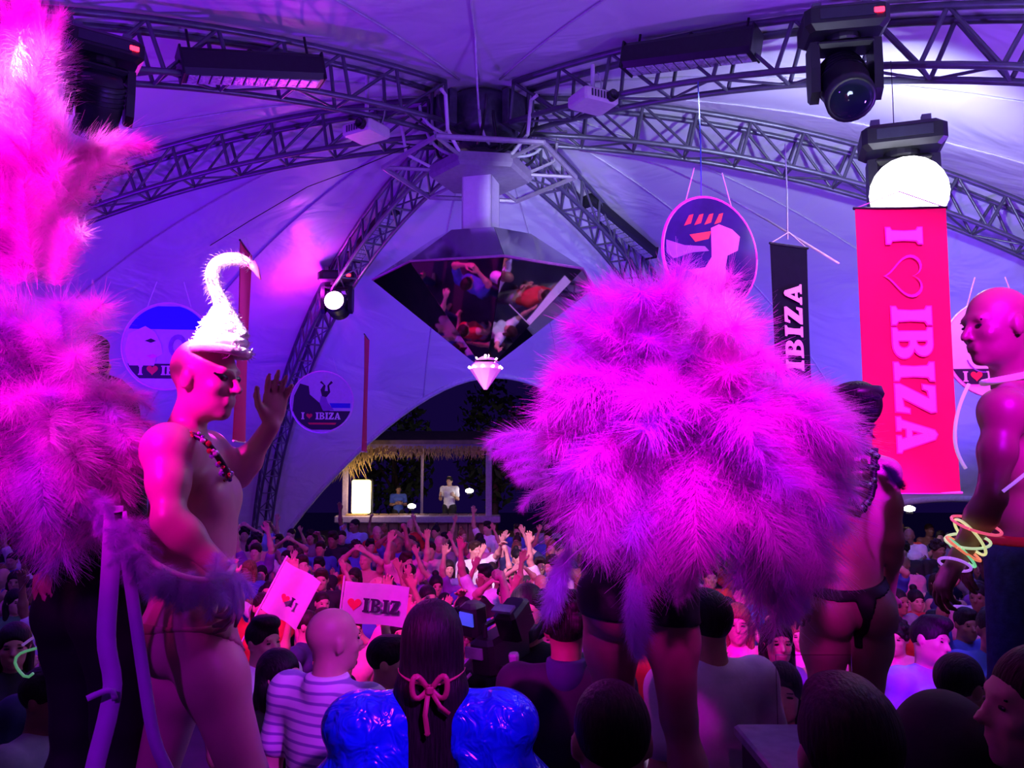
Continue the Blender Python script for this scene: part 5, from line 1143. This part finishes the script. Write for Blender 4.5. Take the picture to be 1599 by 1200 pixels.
MB().tube(along([q(58, 225), q(50, 170), q(45, 110), q(38, 50)], 12), [.055, .065, .070, .068, .062, .056, .05, .044, .038, .030, .02, .006], 14).build('crown', mat('crown_glitter', (.9, .75, .9), .25, .4, var=.3, scale=50, bump=.8), HD, True)
barbs(along([q(58, 225), q(50, 170), q(45, 110), q(38, 50)], 14), (.06, .03), 700, .05, .0018, 77, FPINK, 'crown_fringe', HD, .9)
for k in range(84):
    x0 = rp_.uniform(0, 95); y0 = rp_.uniform(230, 480); x1 = x0+rp_.uniform(-60, 45); y1 = y0-rp_.uniform(120, 210); plume(HD, q(x0, y0, rp_.uniform(2.0, 2.2)), q(x1, y1, rp_.uniform(1.95, 2.2)), rp_.choice((FHOT, FPINK)), (rp_.uniform(-1, 1), -.3, -.2), fat=.8)
for k in range(16):
    x0 = rp_.uniform(20, 75); plume(HD, q(x0, 150), q(x0+rp_.uniform(-40, 40), rp_.uniform(-30, 30)), FHOT, (rp_.uniform(-1, 1), -.2, 0), fat=.5)
for k in range(9): plume(HD, q(80, 290-k*4, 2.1), q(170+k*5, 235-k*8, 2.15), FHOT, (.3, 0, -1), fat=.8)
# boa between the two
BO = empty('feather_boa', tuple(at(230, 850, 1.95)), label='lilac feather boa looped behind the swan hat dancer arm', cat='boa'); c1 = Vector(BO.location)
bp_ = along([Vector(at(150, 770, 1.98))-c1, Vector(at(195, 830, 1.96))-c1, Vector(at(235, 875, 1.93))-c1, Vector(at(290, 902, 1.91))-c1, Vector(at(345, 905, 1.93))-c1, Vector(at(365, 885, 1.98))-c1], 26)
MB().tube(bp_, .008, 6).build('cord', WHITEM, BO, True)
for k in range(25):
    for j in range(3):
        d = Vector((rp_.uniform(-1, 1), rp_.uniform(-1, .6), rp_.uniform(-1, .6))).normalized()*rp_.uniform(.05, .085); plume(BO, bp_[k], bp_[k]+d+(bp_[k+1]-bp_[k]), FLIL, (0, 0, -1), fat=1.5)
RIBM = mat('ribbon_pale', (.60, .55, .80), .5, var=.06)
for pts, lb, wd in (([(178, 790), (172, 900), (166, 1000), (176, 1065), (168, 1120), (148, 1200), (140, 1260)], 'wide pale ribbon hanging straight over the black trousers', .045), ([(188, 800), (205, 920), (222, 1040), (240, 1150), (262, 1205), (290, 1260)], 'narrow pale ribbon slanting over the dancer rear thigh', .030)):
    o = link('costume_ribbon', ribbon(along([at(x, y, 1.94) for x, y in pts], 26), wd, (0, 1, 0)), RIBM); tag(o, lb, 'ribbon', 'pale costume ribbons')
o = link('costume_ribbon', ribbon(along([at(150, 1085, 1.93), at(135, 1092, 1.92), at(172, 1078, 1.92), at(180, 1095, 1.93)], 10), .014, (0, 1, 0)), RIBM); tag(o, 'short knotted ribbon end sticking out of the wide ribbon', 'ribbon', 'pale costume ribbons')
for pts, c, lb in (([(98, 1002), (60, 1012), (30, 1022), (24, 1038), (40, 1058), (52, 1052)], 'green', 'green glow ring held low at the frame edge'), ([(95, 985), (60, 992), (35, 1008)], 'violet', 'violet glow stick crossing the green ring'), ([(60, 945), (75, 965), (92, 988)], 'lime', 'lime glow stick end above the green ring')):
    o = MB().tube(along([at(x, y, 2.9) for x, y in pts], 16), .005, 7).build('glow_stick', mat('dim_'+c, (.3, .5, .4), .4, emit=dict(GC)[c], es=.28, var=0), None, True); tag(o, lb, 'glow stick')
# counter with glass panel at the stage edge
ct = empty('stage_counter', (.93, 2.55, LEVEL2), label='grey topped counter end at the stage edge below the glass', cat='counter')
CT = mat('counter_grey', (.30, .27, .33), .6, var=.15); ztop = at(1195, 1165, 2.6).z-LEVEL2
MB().box((0, 0, ztop-.02), (.36, .52, .04), None, .008).build('top', CT, ct); MB().box((0, 0, (ztop-.04)/2), (.32, .48, ztop-.04), None, .006).build('cabinet', RISER, ct)
GLASS = mat('glass_panel', (.9, .9, .95), .03, 0, var=0, trans=1.0)
gp = MB().box((1.04, 2.84, LEVEL2+ztop+.02), (.26, .008, .40)).build('glass_panel', GLASS); tag(gp, 'clear glass panel above the grey counter end', 'glass panel')
bpy.context.view_layer.update()
